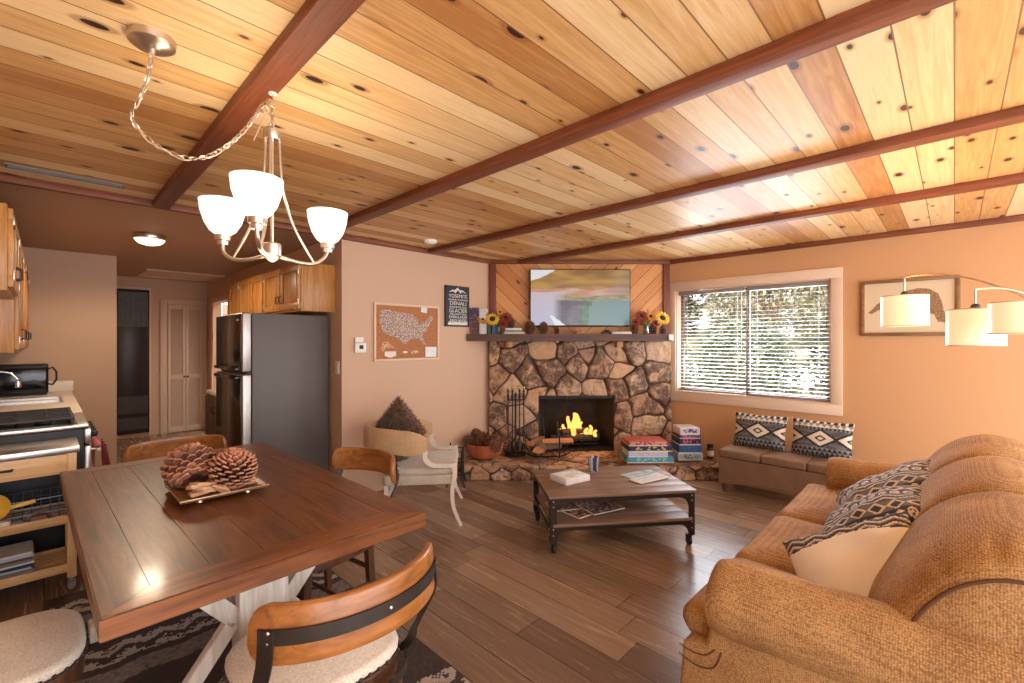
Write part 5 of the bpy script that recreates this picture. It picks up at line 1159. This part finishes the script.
        m.build('rivets', M['steel'], bf)
    return t
ch = make_chair(); place(ch, (.612, 1.485, .009), 0); ch['label'] = 'dining chair nearest the camera, its curved back turned towards the viewer'
dup(ch, (-.125, 2.15, .009), R(-90), 'dining chair with its cream seat tucked at the left side of the table')
dup(ch, (.985, 2.36, .009), R(100), 'dining chair on the right side of the table in front of the armchair')
dup(ch, (.60, 3.30, .009), R(180), 'dining chair at the far end of the table towards the kitchen')

# ------------------------------------------------------------------ chandelier
HB = (.592, 1.822); t = thing('chandelier', 'brushed nickel chandelier with three white glass shades above the dining table', 'chandelier', (HB[0], HB[1], 1.74))
Z = lambda z: z - 1.74
m = MB(); m.lathe([(.001, Z(1.735)), (.012, Z(1.74)), (.03, Z(1.755)), (.032, Z(1.76)), (.032, Z(1.80)), (.028, Z(1.805)), (.001, Z(1.807))], n=24); m.lathe([(.001, Z(2.19)), (.028, Z(2.19)), (.03, Z(2.195)), (.03, Z(2.225)), (.025, Z(2.23)), (.001, Z(2.232))], n=24)
m.cyl((0, 0, Z(1.80)), (0, 0, Z(2.19)), .006, n=10); m.tube([(0, .017 * math.cos(a), Z(2.248) + .017 * math.sin(a)) for a in [2 * PI * k / 20 for k in range(20)]], .003, 6, closed=True); m.build('stem', M['nickel'], t, smooth=30)
M['shade'] = glow('white_glass_shade', C(255, 246, 232), .78, C(240, 236, 228))
cr, cf = Vector((.697, -.717, 0)), Vector((.717, .697, 0))
for i, a in enumerate((-74, 54, 170)):
    d = cr * math.cos(R(a)) + cf * math.sin(R(a)); rr_ = (.214, .226, .21)[i]; w_ = Vector((-d.y, d.x, 0))
    m = MB(); A = spline([tuple(d * .02 + Vector((0, 0, Z(1.762)))), tuple(d * .10 + Vector((0, 0, Z(1.748)))), tuple(d * .165 + Vector((0, 0, Z(1.752)))), tuple(d * .205 + Vector((0, 0, Z(1.778)))), tuple(d * rr_ + Vector((0, 0, Z(1.812))))], 24, False); m.tube(A, .0075, 8)
    B = spline([tuple(d * .028 + Vector((0, 0, Z(2.20)))), tuple(d * .03 + Vector((0, 0, Z(2.12)))), tuple(d * .045 + Vector((0, 0, Z(2.0)))), tuple(d * .085 + Vector((0, 0, Z(1.88)))), tuple(d * .165 + Vector((0, 0, Z(1.757))))], 24, False); m.tube(B, .005, 8); ar = m.build('arm', M['nickel'], t, smooth=60)
    m = MB(); p = d * rr_; m.lathe([(.001, Z(1.807)), (.018, Z(1.807)), (.020, Z(1.822)), (.026, Z(1.824)), (.028, Z(1.844)), (.02, Z(1.846)), (.001, Z(1.846))], (p.x, p.y, 0), 20); m.build('shade_holder', M['nickel'], ar)
    m = MB(); m.lathe([(.001, 0), (.028, .001), (.044, .014), (.062, .045), (.074, .085), (.079, .126), (.076, .127), (.071, .086), (.058, .047), (.041, .018), (.02, .008), (.001, .007)], (p.x, p.y, Z(1.846)), 36); m.build('glass_shade', M['shade'], t, smooth=60)
    lamp('chandelier_light', (HB[0] + p.x, HB[1] + p.y, 1.995), 1.6, (1, .80, .56), .05)
lamp('chandelier_glow', (HB[0], HB[1], 1.70), 2.6, (1, .80, .58), .14)
t = thing('ceiling_canopy', 'round nickel ceiling canopy holding the chandelier chain', 'ceiling canopy', (.24, 1.836, CE)); m = MB(); m.lathe([(.001, -.040), (.02, -.040), (.03, -.034), (.052, -.030), (.062, -.022), (.064, -.0005)], n=36); m.build('canopy_pan', M['nickel'], t); m = MB(); m.lathe([(.001, -.055), (.008, -.054), (.01, -.04)], n=12); m.build('loop', M['nickel'], t)
t = thing('ceiling_hook', 'small hook in the red beam above the chandelier', 'hook', (.594, 1.822, CE - .045)); m = MB(); m.lathe([(.001, -.006), (.014, -.005), (.015, 0)], n=14); m.build('hook_plate', M['white_plastic'], t); m = MB(); m.tube([(0, 0, -.005), (0, 0, -.018), (.008, 0, -.03), (.014, 0, -.04), (.006, 0, -.052), (-.006, 0, -.048)], .0025, 6); m.build('hook_wire', M['nickel'], t)
def pix(px, py, dep): X = (px - 512) / 455 * dep; Zz = 1.44 + (342 - py) / 455 * dep; return (X * .697 + dep * .717, -X * .717 + dep * .697, Zz)
CH = spline([(.2402, 1.8335, 2.364), (.229, 1.845, 2.275), (.2095, 1.878, 2.204), (.196, 1.908, 2.177), (.212, 1.919, 2.141), (.279, 1.909, 2.086), (.364, 1.880, 2.071), (.438, 1.858, 2.119), (.505, 1.833, 2.204), (.559, 1.815, 2.306), (.590, 1.822, 2.340)], 60, False)
m = MB(); acc = 0; pts = [Vector(CH[0])]
for a, b in zip(CH[:-1], CH[1:]):
    seg = Vector(b) - Vector(a); acc += seg.length
    if acc >= .0155: pts.append(Vector(b)); acc = 0
for i in range(len(pts) - 1):
    c = (pts[i] + pts[i + 1]) / 2; dd = (pts[i + 1] - pts[i]).normalized(); sd = dd.cross(Vector((.7, .7, .1)) if i % 2 else Vector((.6, -.7, .4))).normalized()
    m.tube([c + dd * .0125 * math.cos(a) + sd * .0062 * math.sin(a) for a in [2 * PI * k / 12 for k in range(12)]], .0019, 5, closed=True)
m.build('links', M['nickel'], None, smooth=60)
lk = bpy.data.objects['links']; lk.name = 'chandelier_chain'; tag(lk, 'long nickel chain swagged from the ceiling canopy to the beam hook', 'chain')
m = MB(); wv = [Vector(p) + Vector((0, 0, .006 * math.sin(i * .9) - .004)) for i, p in enumerate(CH)]; m.tube(wv, .0016, 5); m.build('wire', plain('clear_cord', C(214, 190, 160), .4), lk)
m = MB(); m.tube(spline([(.58, 1.822, 2.30), (.565, 1.82, 2.31), (.556, 1.82, 2.295), (.566, 1.82, 2.28), (.578, 1.82, 2.29), (.56, 1.82, 2.26), (.545, 1.822, 2.21), (.53, 1.823, 2.17)], 40, False), .0016, 5); m.build('spare_wire_loop', M['nickel'], lk)
o = MB(); o.tube([(.592, 1.822, 2.318), (.594, 1.822, 2.262)], .002, 5); 
for q in range(3): o.tube([Vector((.592, 1.822, 2.30 - q * .017)) + Vector((.006 * math.cos(a) * (q % 2), .006 * math.cos(a) * (1 - q % 2), .011 * math.sin(a))) for a in [2 * PI * k / 12 for k in range(12)]], .0019, 5, closed=True)
o.build('hanging_links', M['nickel'], lk)
# ------------------------------------------------------------------ kitchen
# flush ceiling light
t = thing('flush_ceiling_light', 'round flush mount ceiling light with glowing glass dome in the kitchen', 'ceiling light', (.67, 5.25, CE - .004)); m = MB(); m.lathe([(.120, -.0005), (.124, -.03), (.118, -.042), (.112, -.038), (.001, -.03)], n=36); m.build('metal_ring', M['nickel'], t)
m = MB(); m.lathe([(.001, -.092), (.04, -.089), (.08, -.076), (.104, -.056), (.113, -.038)], n=36); m.build('glass_dome', glow('kitchen_dome', C(255, 226, 176), 2.6), t, smooth=60)
kl = lamp('kitchen_light', (.67, 5.25, 2.30), 60, (1, .80, .56), .10); kd = bpy.data.lights.new('kitchen_downlight', 'SPOT'); kd.energy = 60; kd.color = (1, .80, .56); kd.spot_size = R(172); kd.spot_blend = .35; kd.shadow_soft_size = .1; kl.data = kd
# refrigerator: front faces -X, side faces the living room
t = thing('refrigerator', 'two door refrigerator with grey side and dark glossy doors', 'refrigerator', (1.53, 4.595, 0)); GS = plain('textured_grey_side', C(102, 95, 91), .5, .1, .05, 300, .1); BG = plain('dark_glossy_steel', C(58, 48, 44), .16, .6, .08); ES = plain('steel_door_edge', C(176, 168, 162), .35, .8)
m = MB(); m.b2((-.32, -.395, .03), (.325, .395, 1.68), .012); m.build('cabinet_body', GS, t, label='textured grey body')
for z0, z1 in ((.05, 1.165), (1.185, 1.68)):
    m = MB(); m.b2((-.395, -.395, z0), (-.325, .395, z1), .012, 0, 3); dr = m.build('door', ES, t, label='steel edged door')
    m = MB(); m.b2((-.402, -.375, z0 + .012), (-.394, .385, z1 - .012), .003); m.build('door_face', BG, dr)
    m = MB(); m.b2((-.440, -.365, (z1 - .045) if z0 < 1 else z0 + .01), (-.398, .30, (z1 - .012) if z0 < 1 else z0 + .04), .008); m.build('handle', M['black_gloss'], dr)
m = MB(); m.b2((-.36, -.39, 1.166), (-.32, .39, 1.184)); m.build('door_gasket', M['black'], t)
m = MB(); m.box((-.404, -.30, 1.62), (.002, .06, .015)); m.build('badge', M['steel'], t)
for yy in (-.3, .3): m = MB(); m.cyl((.1, yy, 0), (.1, yy, .035), .02, n=10); m.cyl((-.25, yy, 0), (-.25, yy, .035), .02, n=10); m.build('foot', M['black'], t)
# wall cabinets
def cabinet(name, lo, hi, face, doors, lb, grp, hinges=True, mat=None, handle_z=.12):
    """box cabinet; face = -1: doors on the low X side, +1: on the high X side"""
    cx, cy = (lo[0] + hi[0]) / 2, (lo[1] + hi[1]) / 2; t = thing(name, lb, 'cabinet', (cx, cy, lo[2]), 0, grp)
    X0, X1, Y0, Y1, H = lo[0] - cx, hi[0] - cx, lo[1] - cy, hi[1] - cy, hi[2] - lo[2]
    m = MB(); q = .018
    if lo[2] > 1: m.b2((X0, Y0, 0), (X1, Y1, H), .002)
    else:
        for l, h in (((X0, Y0, 0), (X1, Y0 + q, H)), ((X0, Y1 - q, 0), (X1, Y1, H)), ((X0, Y0 + q, 0), (X1, Y1 - q, q)), ((X0, Y0 + q, q), (X0 + q, Y1 - q, H)), ((X1 - q, Y0 + q, q), (X1, Y1 - q, H))): m.b2(l, h)
    m.build('cabinet_box', mat or M['oak'], t)
    n = doors; wd = (Y1 - Y0) / n; xf = X0 if face < 0 else X1
    for i in range(n):
        a, b = Y0 + i * wd + .012, Y0 + (i + 1) * wd - .012; z0, z1 = .02, H - .02; m = MB(); th = .02 * face; fr = .055
        for l, h in (((xf, a, z0), (xf + th, b, z0 + fr)), ((xf, a, z1 - fr), (xf + th, b, z1)), ((xf, a, z0 + fr), (xf + th, a + fr, z1 - fr)), ((xf, b - fr, z0 + fr), (xf + th, b, z1 - fr)), ((xf, a + fr, z0 + fr), (xf + th * .45, b - fr, z1 - fr))): m.b2(l, h, .002)
        d = m.build('door', mat or M['oak'], t); hy = b - .03 if i % 2 == 0 else a + .03; m = MB(); x2 = xf + th; hz = handle_z if lo[2] > 1 else H - .14
        m.tube([(x2, hy, hz - .035), (x2 + face * .022, hy, hz - .025), (x2 + face * .022, hy, hz + .025), (x2, hy, hz + .035)], .005, 6); m.build('handle', M['iron'], d)
        if hinges:
            gy = a + .004 if i % 2 == 0 else b - .004
            for zz in (z0 + .06, z1 - .06): m = MB(); m.box((x2 + face * .002, gy, zz), (.006, .018, .05), .002); m.build('hinge', M['steel'], d)
    return t
cabinet('wall_cabinet', (1.57, 4.10, 1.71), (1.879, 5.04, 2.14), -1, 2, 'oak wall cabinet over the refrigerator, nearest the living room', 'oak wall cabinets on the refrigerator side')
cabinet('wall_cabinet', (1.57, 5.045, 1.45), (1.879, 6.28, 2.14), -1, 3, 'longer oak wall cabinet beyond the one over the refrigerator', 'oak wall cabinets on the refrigerator side')
cabinet('base_cabinet', (1.25, 5.10, .09), (1.879, 5.9, .868), -1, 2, 'dark base cabinet with a cream worktop beyond the refrigerator', None, mat=wood('dark_oak', C(60, 38, 22), C(98, 64, 38), 'z', 1, .5))
m = MB(); m.b2((-.32, -.40, 0), (.312, .42, .04), .006); m.b2((.29, -.40, .04), (.312, .42, .12), .003); o = m.build('worktop', M['granite']); tag(place(o, (1.565, 5.5, .87)), 'cream worktop on the dark base cabinet beyond the refrigerator', 'worktop')
m = MB(); m.b2((-.26, -.4, 0), (.31, .4, .09)); o = m.build('cabinet_plinth', M['black']); tag(place(o, (1.565, 5.5, 0)), 'black plinth under the dark base cabinet', 'plinth')
# left run
cabinet('wall_cabinet', (-.458, 3.44, 1.70), (-.13, 4.19, 2.14), 1, 2, 'short oak wall cabinet over the range, at the left edge of the picture', 'oak wall cabinets on the sink side')
cabinet('wall_cabinet', (-.458, 4.195, 1.37), (-.13, 5.50, 2.14), 1, 3, 'tall oak wall cabinet with its grained side panel facing the range', 'oak wall cabinets on the sink side')
cabinet('wall_cabinet', (-.458, 5.62, 1.37), (-.13, 6.835, 2.14), 1, 2, 'oak wall cabinet farthest from the camera on the sink side', 'oak wall cabinets on the sink side')
cabinet('base_cabinet', (-.458, 4.76, .09), (.17, 6.835, .868), 1, 4, 'long oak base cabinet under the sink worktop', None)
m = MB(); m.b2((-.314, -1.04, 0), (.30, 1.035, .09)); o = m.build('cabinet_plinth', M['black']); tag(place(o, (-.144, 5.80, 0)), 'black plinth under the sink cabinet', 'plinth')
WT = thing('sink_worktop', 'cream tiled sink worktop with raised backsplash', 'worktop', (-.13, 5.80, .87)); m = MB()
# counter with sink opening: x -.33..  world x -.46...22
m.b2((-.328, -1.05, 0), (.335, -.25, .04), .004); m.b2((-.328, .40, 0), (.335, 1.038, .04), .004); m.b2((-.328, -.25, 0), (-.24, .40, .04)); m.b2((.24, -.25, 0), (.335, .40, .04)); m.build('counter_slab', M['granite'], WT)
m = MB(); m.b2((-.328, 1.018, .04), (.35, 1.038, .15), .003); m.b2((-.328, -1.05, .04), (-.308, 1.018, .15), .003); m.build('backsplash', M['granite'], WT)
t = thing('kitchen_sink', 'stainless double bowl sink set in the cream worktop', 'sink', (-.13, 5.875, .91)); m = MB()
for a, b in ((-.315, .01), (.03, .315)):
    m.raw([(-.23, a, 0), (.23, a, 0), (.23, b, 0), (-.23, b, 0), (-.2, a + .03, -.16), (.2, a + .03, -.16), (.2, b - .03, -.16), (-.2, b - .03, -.16)], [(0, 1, 5, 4), (1, 2, 6, 5), (2, 3, 7, 6), (3, 0, 4, 7), (4, 5, 6, 7)])
m.build('sink_bowl', M['steel'], t, smooth=0, weld=0); m = MB(); e = .018
for l, h in (((-.25, -.335, 0), (.25, -.315, .005)), ((-.25, .315, 0), (.25, .335, .005)), ((-.25, -.315, 0), (-.23, .315, .005)), ((.23, -.315, 0), (.25, .315, .005)), ((-.23, .01, 0), (.23, .03, .004))): m.b2(l, h, .002)
m.build('sink_rim', M['steel'], t)
t = thing('kitchen_faucet', 'chrome gooseneck kitchen faucet at the sink', 'faucet', (-.36, 5.75, .915)); m = MB(); m.lathe([(.03, -.004), (.03, .01), (.016, .02), (.014, .06), (.001, .06)], n=18); m.tube([(0, 0, .05), (0, 0, .20)] + [(.10 - .10 * math.cos(a), 0, .20 + .07 * math.sin(a)) for a in [PI * k / 12 for k in range(1, 10)]] + [(.205, 0, .20)], .010, 10); m.build('spout', M['chrome'], t, smooth=60)
m = MB(); m.lathe([(.013, .18), (.018, .185), (.018, .15), (.022, .13), (.001, .13)], (.205, 0, 0), 14); m.build('spray_head', M['chrome'], t)
for yy in (-.1, .1): m = MB(); m.lathe([(.022, -.004), (.018, .03), (.012, .04), (.016, .06), (.001, .065)], (0, yy, 0), 14); m.box((.03, yy, .06), (.07, .014, .01), .004); m.build('tap_handle', M['chrome'], t)
t = thing('tabletop_roaster', 'black rectangular tabletop roaster with looped side handle on the worktop', 'appliance', (-.14, 6.60, .912)); m = MB(); m.b2((-.26, -.17, .012), (.17, .17, .27), .02, 0, 3); m.build('housing', M['black_gloss'], t)
m = MB(); m.b2((-.262, -.172, .255), (.172, .172, .30), .016, 0, 3); m.build('lid', M['black'], t); m = MB(); m.tube([(.168, 0, .25), (.20, 0, .265), (.228, 0, .22), (.228, 0, .14), (.20, 0, .09), (.168, 0, .10)], .009, 8); m.build('handle', M['black'], t)
m = MB(); m.b2((-.25, -.16, 0), (.16, .16, .013)); m.build('foot_frame', M['black'], t)
# range
t = thing('gas_range', 'stainless gas range with black grates at the left edge of the kitchen', 'stove', (-.13, 4.40, 0)); m = MB(); m.b2((-.325, -.35, .02), (.31, .35, .875), .004); m.build('range_body', M['black'], t)
m = MB(); m.b2((-.325, -.352, .876), (.335, .352, .905), .008); m.build('cooktop', M['steel'], t); m = MB(); m.b2((-.30, -.33, .9055), (.28, .33, .910)); m.build('cooktop_pan', M['black_gloss'], t)
for bxx in (-.16, .13):
    for byy in (-.19, .17):
        m = MB(); m.lathe([(.001, .93), (.035, .93), (.04, .925), (.04, .915), (.055, .911)], (bxx, byy, 0), 18); m.build('burner', M['black'], t)
for gy in (-.165, .165):
    m = MB()
    for xx in (-.29, -.14, .0, .14, .26): m.b2((xx - .006, gy - .155, .936), (xx + .006, gy + .155, .950), .002)
    for yy in (-.15, -.05, .05, .15): m.b2((-.295, gy + yy - .006, .938), (.266, gy + yy + .006, .953), .002)
    for xx in (-.29, .26):
        for yy in (-.15, .15): m.b2((xx - .007, gy + yy - .007, .911), (xx + .007, gy + yy + .007, .938))
    m.build('grate', M['iron'], t)
m = MB(); m.b2((.312, -.345, .20), (.345, .345, .76), .008); d = m.build('oven_door', M['steel'], t); m = MB(); m.b2((.346, -.22, .33), (.350, .22, .62), .002); m.build('oven_window', M['black_gloss'], d)
m = MB(); m.cyl((.385, -.32, .725), (.385, .32, .725), .011, n=12); [m.cyl((.345, yy, .725), (.385, yy, .725), .008, n=8) for yy in (-.29, .29)]; m.build('handle', M['steel'], d)
m = MB(); m.b2((.312, -.345, .775), (.345, .345, .872), .006); m.build('control_panel', M['steel'], t)
for yy in (-.27, -.14, 0, .14, .27): m = MB(); m.lathe([(.024, 0), (.024, .008), (.019, .012), (.017, .035), (.001, .037)], n=16, M=Matrix.Translation((.346, yy, .825)) @ Matrix.Rotation(R(90), 4, 'Y')); m.build('knob', M['black'], t)
m = MB()
def towel2(u, v):
    yy = -.16 + .32 * u * (1 - .12 * v) + .012 * v; z = .741 - .34 * v; return (.424 + .030 * v + .014 * math.sin(u * 16 + v * 3) * (.3 + v), yy, z if v > .02 else .738)
m.grid(towel2, 30, 16); m.grid(lambda u, v: (towel2(u, v)[0] - .006, towel2(u, v)[1], towel2(u, v)[2]), 30, 16); m.grid(lambda u, v: (.402 - .034 * v, -.16 + .32 * u, .738 + .008 * math.sin(PI * v)), 30, 4); m.grid(lambda u, v: (.368 - .002 * v, -.16 + .32 * u, .738 - .14 * v), 30, 4)
o = m.build('dish_towel', linen('red_towel', C(190, 20, 42), C(226, 44, 62)), smooth=60, weld=0); tag(place(o, (-.13, 4.27, 0)), 'red dish towel hanging from the oven door handle', 'towel')
# rolling kitchen cart
t = thing('kitchen_cart', 'light wood rolling kitchen cart with steel top, drawer and two shelves', 'cart', (-.14, 3.84, 0)); BR = wood('light_birch', C(196, 148, 92), C(228, 184, 128), 'x', 1, .4, 14); BRZ = wood('light_birch_leg', C(196, 148, 92), C(228, 184, 128), 'z', 1, .4, 14)
x0, x1, y0, y1 = -.30, .272, -.19, .17
for lx in (x0, x1 - .04):
    for ly in (y0, y1 - .04):
        m = MB(); m.b2((lx, ly, .08), (lx + .04, ly + .04, .80), .003); lg = m.build('leg', BRZ, t); m = MB(); cx, cy = lx + .02, ly + .02; m.cyl((cx, cy, .055), (cx, cy, .085), .012, n=10); m.b2((cx - .017, cy - .012, .02), (cx - .013, cy + .012, .06)); m.b2((cx + .013, cy - .012, .02), (cx + .017, cy + .012, .06))
        cs = m.build('caster', M['steel'], lg); m = MB(); m.cyl((cx - .011, cy, .0255), (cx + .011, cy, .0255), .025, n=18); m.build('wheel', cov['grey'], cs)
m = MB(); m.b2((x0 - .012, y0 - .012, .80), (x1 + .012, y1 + .012, .835), .004); m.build('steel_top', M['steel'], t)
m = MB(); m.b2((x0 + .04, y0 + .002, .685), (x1 - .04, y0 + .022, .795), .003); dr = m.build('drawer', BR, t); m = MB(); m.tube([(-.10, y0 + .002, .745), (-.10, y0 - .022, .745), (.02, y0 - .022, .745), (.02, y0 + .002, .745)], .006, 8); m.build('handle', M['iron'], dr)
m = MB(); m.b2((x0 + .04, y0 + .04, .70), (x0 + .05, y1 - .04, .795)); m.b2((x1 - .018, y0 + .04, .685), (x1 - .003, y1 - .04, .795)); m.b2((x0 + .04, y1 - .02, .685), (x1 - .04, y1 - .004, .795)); m.build('top_frame', BR, t)
for nm, z in (('middle_shelf', .425), ('lower_shelf', .145)):
    m = MB(); m.b2((x0 + .04, y0 + .002, z - .03), (x1 - .04, y0 + .02, z + .02), .003); m.b2((x0 + .04, y1 - .02, z - .03), (x1 - .04, y1 - .002, z + .01), .003)
    for q in range(7): m.b2((x0 + .006, y0 + .03 + q * .042, z - .012), (x1 - .006, y0 + .055 + q * .042, z), .002)
    m.b2((x0 + .002, y0 + .04, z - .03), (x0 + .02, y1 - .04, z + .01)); m.b2((x1 - .02, y0 + .04, z - .03), (x1 - .002, y1 - .04, z + .01)); m.build(nm, BR, t)
KX, KY = -.14, 3.84
t = thing('wire_basket', 'dark wire basket on the middle shelf of the kitchen cart', 'basket', (KX + .09, KY + .0, .426)); m = MB(); bw, bd2, bh = .15, .12, .12
for z in (0.004, .04, .08, bh): m.tube([(-bw, -bd2, z), (bw, -bd2, z), (bw, bd2, z), (-bw, bd2, z)], .003 if z < bh else .0045, 5, closed=True)
for q in range(9): x = -bw + q * bw / 4; m.tube([(x, -bd2, bh), (x, -bd2, .004), (x, bd2, .004), (x, bd2, bh)], .0022, 5)
for q in range(1, 6): y = -bd2 + q * bd2 / 3; m.tube([(-bw, y, bh), (-bw, y, .004), (bw, y, .004), (bw, y, bh)], .0022, 5)
m.build('wire_grid', plain('grey_wire', C(92, 96, 104), .4, .6), t)
t = thing('yellow_scoop', 'round yellow bowl with a yellow handle leaning on the wire basket in the cart', 'utensil', (KX - .06, KY - .15, .545)); YB = plain('yellow_enamel', C(226, 180, 66), .35)
mm = Matrix.Rotation(R(78), 4, 'X') @ Matrix.Rotation(R(8), 4, 'Z'); m = MB(); m.lathe([(.001, -.03), (.04, -.026), (.065, -.008), (.075, .012), (.072, .014), (.062, -.003), (.038, -.02), (.001, -.024)], n=28, M=mm); m.build('bowl_part', YB, t, smooth=60); m = MB(); m.box((.115, -.02, .005), (.10, .022, .010), .004, M=mm); m.build('handle', YB, t)
rnd = random.Random(4); cc = ['red', 'brown', 'cream', 'grey', 'navy', 'brown', 'red', 'cream']
lbs = ['red packet lying at the left front of the cart middle shelf', 'brown snack packet lying beside the red packet on the cart', 'cream packet lying in front of the wire basket on the cart', 'grey packet beside the cream one on the cart middle shelf', 'navy packet at the far left of the cart middle shelf', 'brown packet at the right front of the cart middle shelf']
for i in range(6):
    x = (-.17, -.10, -.02, .04, -.225, .12)[i]; m = MB(); slab(m, [(a * 1.0, b) for a, b in rr(.07, .05, .01)], 0, .03 + .008 * (i % 3), .012, crown=.006)
    o = m.build('food_packet', cov[cc[i]], smooth=50); tag(place(o, (KX + x, KY - .152, .4265), rnd.uniform(-.3, .3)), lbs[i], 'packet', 'packets on the kitchen cart')
for i in range(9):
    flat_book(.27, .21, .013, cov[['white', 'grey', 'pale', 'navy', 'white', 'grey', 'brown', 'pale', 'white'][i]], ['bottom magazine', 'second magazine from the bottom', 'third magazine from the bottom', 'fourth magazine from the bottom', 'middle magazine', 'fourth magazine from the top', 'third magazine from the top', 'second magazine from the top', 'topmost magazine'][i] + ' of the pile on the cart lower shelf', (KX - .04 + .004 * math.sin(i * 2), KY - .04 + .004 * math.cos(i * 3), .1455 + i * .0135), .04 * math.sin(i * 1.9), 'magazines piled on the kitchen cart', 'cart_magazine', 'magazine')
# furnace, closet and side door at the end of the hall
t = thing('wall_furnace', 'tall dark wall furnace with louvred grilles at the end of the hall', 'heater', (.93, 8.85, 0)); FD = plain('dark_furnace_enamel', C(52, 40, 36), .35, .3, .1); m = MB(); m.b2((-.19, -.05, .06), (.19, -.001, 2.22), .004); m.build('furnace_body', FD, t)
for z0, z1 in ((1.66, 2.18), (.12, .30), (.36, .62)):
    m = MB(); m.b2((-.17, -.056, z0), (.17, -.051, z1)); z = z0 + .02
    while z < z1 - .01: m.box((0, -.060, z), (.33, .012, .003), 0, (R(35), 0, 0)); z += .026
    if z0 > 1:
        for xx in (-.12, -.06, 0, .06, .12): m.b2((xx - .004, -.068, z0), (xx + .004, -.062, z1))
    m.build('grille', plain('furnace_grille', C(84, 76, 72), .4, .5), t)
m = MB()
for l, h in (((-.23, -.02, .0), (-.192, -.001, 2.26)), ((.192, -.02, .0), (.215, -.001, 2.26)), ((-.192, -.02, 2.222), (.192, -.001, 2.26))): m.b2(l, h)
m.build('surround', M['trim_white'], t)
# closet with louvred bifold doors
cy = 8.85; m = MB(); 
for l, h in (((1.255, cy - .02, 0), (1.345, cy - .0005, 2.10)), ((1.815, cy - .02, 0), (1.87, cy - .0005, 2.10)), ((1.345, cy - .02, 2.03), (1.815, cy - .0005, 2.10))): m.b2(l, h, .003)
dn = struct('door_1', m, M['white_door'])
for i, (a, b) in enumerate(((1.35, 1.578), (1.584, 1.81))):
    m = MB(); fr = .035
    for l, h in (((a, cy - .03, .01), (a + fr, cy - .004, 2.02)), ((b - fr, cy - .03, .01), (b, cy - .004, 2.02)), ((a + fr, cy - .03, .01), (b - fr, cy - .004, .10)), ((a + fr, cy - .03, 1.96), (b - fr, cy - .004, 2.02)), ((a + fr, cy - .03, .84), (b - fr, cy - .004, .92))): m.b2(l, h, .002)
    for z0, z1 in ((.10, .84), (.92, 1.96)):
        z = z0 + .012
        while z < z1: m.box(((a + b) / 2, cy - .017, z), (b - a - 2 * fr, .024, .004), 0, (R(42), 0, 0)); z += .022
    m.b2((a + fr, cy - .006, .1), (b - fr, cy - .003, 1.96)); lf = m.build('door_leaf', M['white_door'], dn); m = MB(); kx = b - .018 if i == 0 else a + .018; m.lathe([(.006, 0), (.008, .012), (.016, .02), (.016, .028), (.001, .034)], n=14, M=Matrix.Translation((kx, cy - .03, .88)) @ Matrix.Rotation(R(90), 4, 'X')); m.build('knob', M['black'], lf)
m = MB()
for l, h in (((ST - .018, 7.53, 0), (ST + .0, 7.60, 2.12)), ((ST - .018, 8.5, 0), (ST, 8.57, 2.12)), ((ST - .018, 7.60, 2.05), (ST, 8.5, 2.12))): m.b2(l, h, .003)
d2 = struct('door_2', m, M['trim_white']); m = MB(); m.b2((ST + .125, 8.44, .01), (ST + 1.0, 8.48, 2.04), .003)
for x0_, x1_ in ((.22, .52), (.62, .92)):
    for z0_, z1_ in ((.2, .95), (1.1, 1.85)): m.b2((ST + x0_, 8.434, z0_), (ST + x1_, 8.44, z1_), .003)
m.build('door_leaf', M['white_door'], d2); 
bpy.context.view_layer.update()
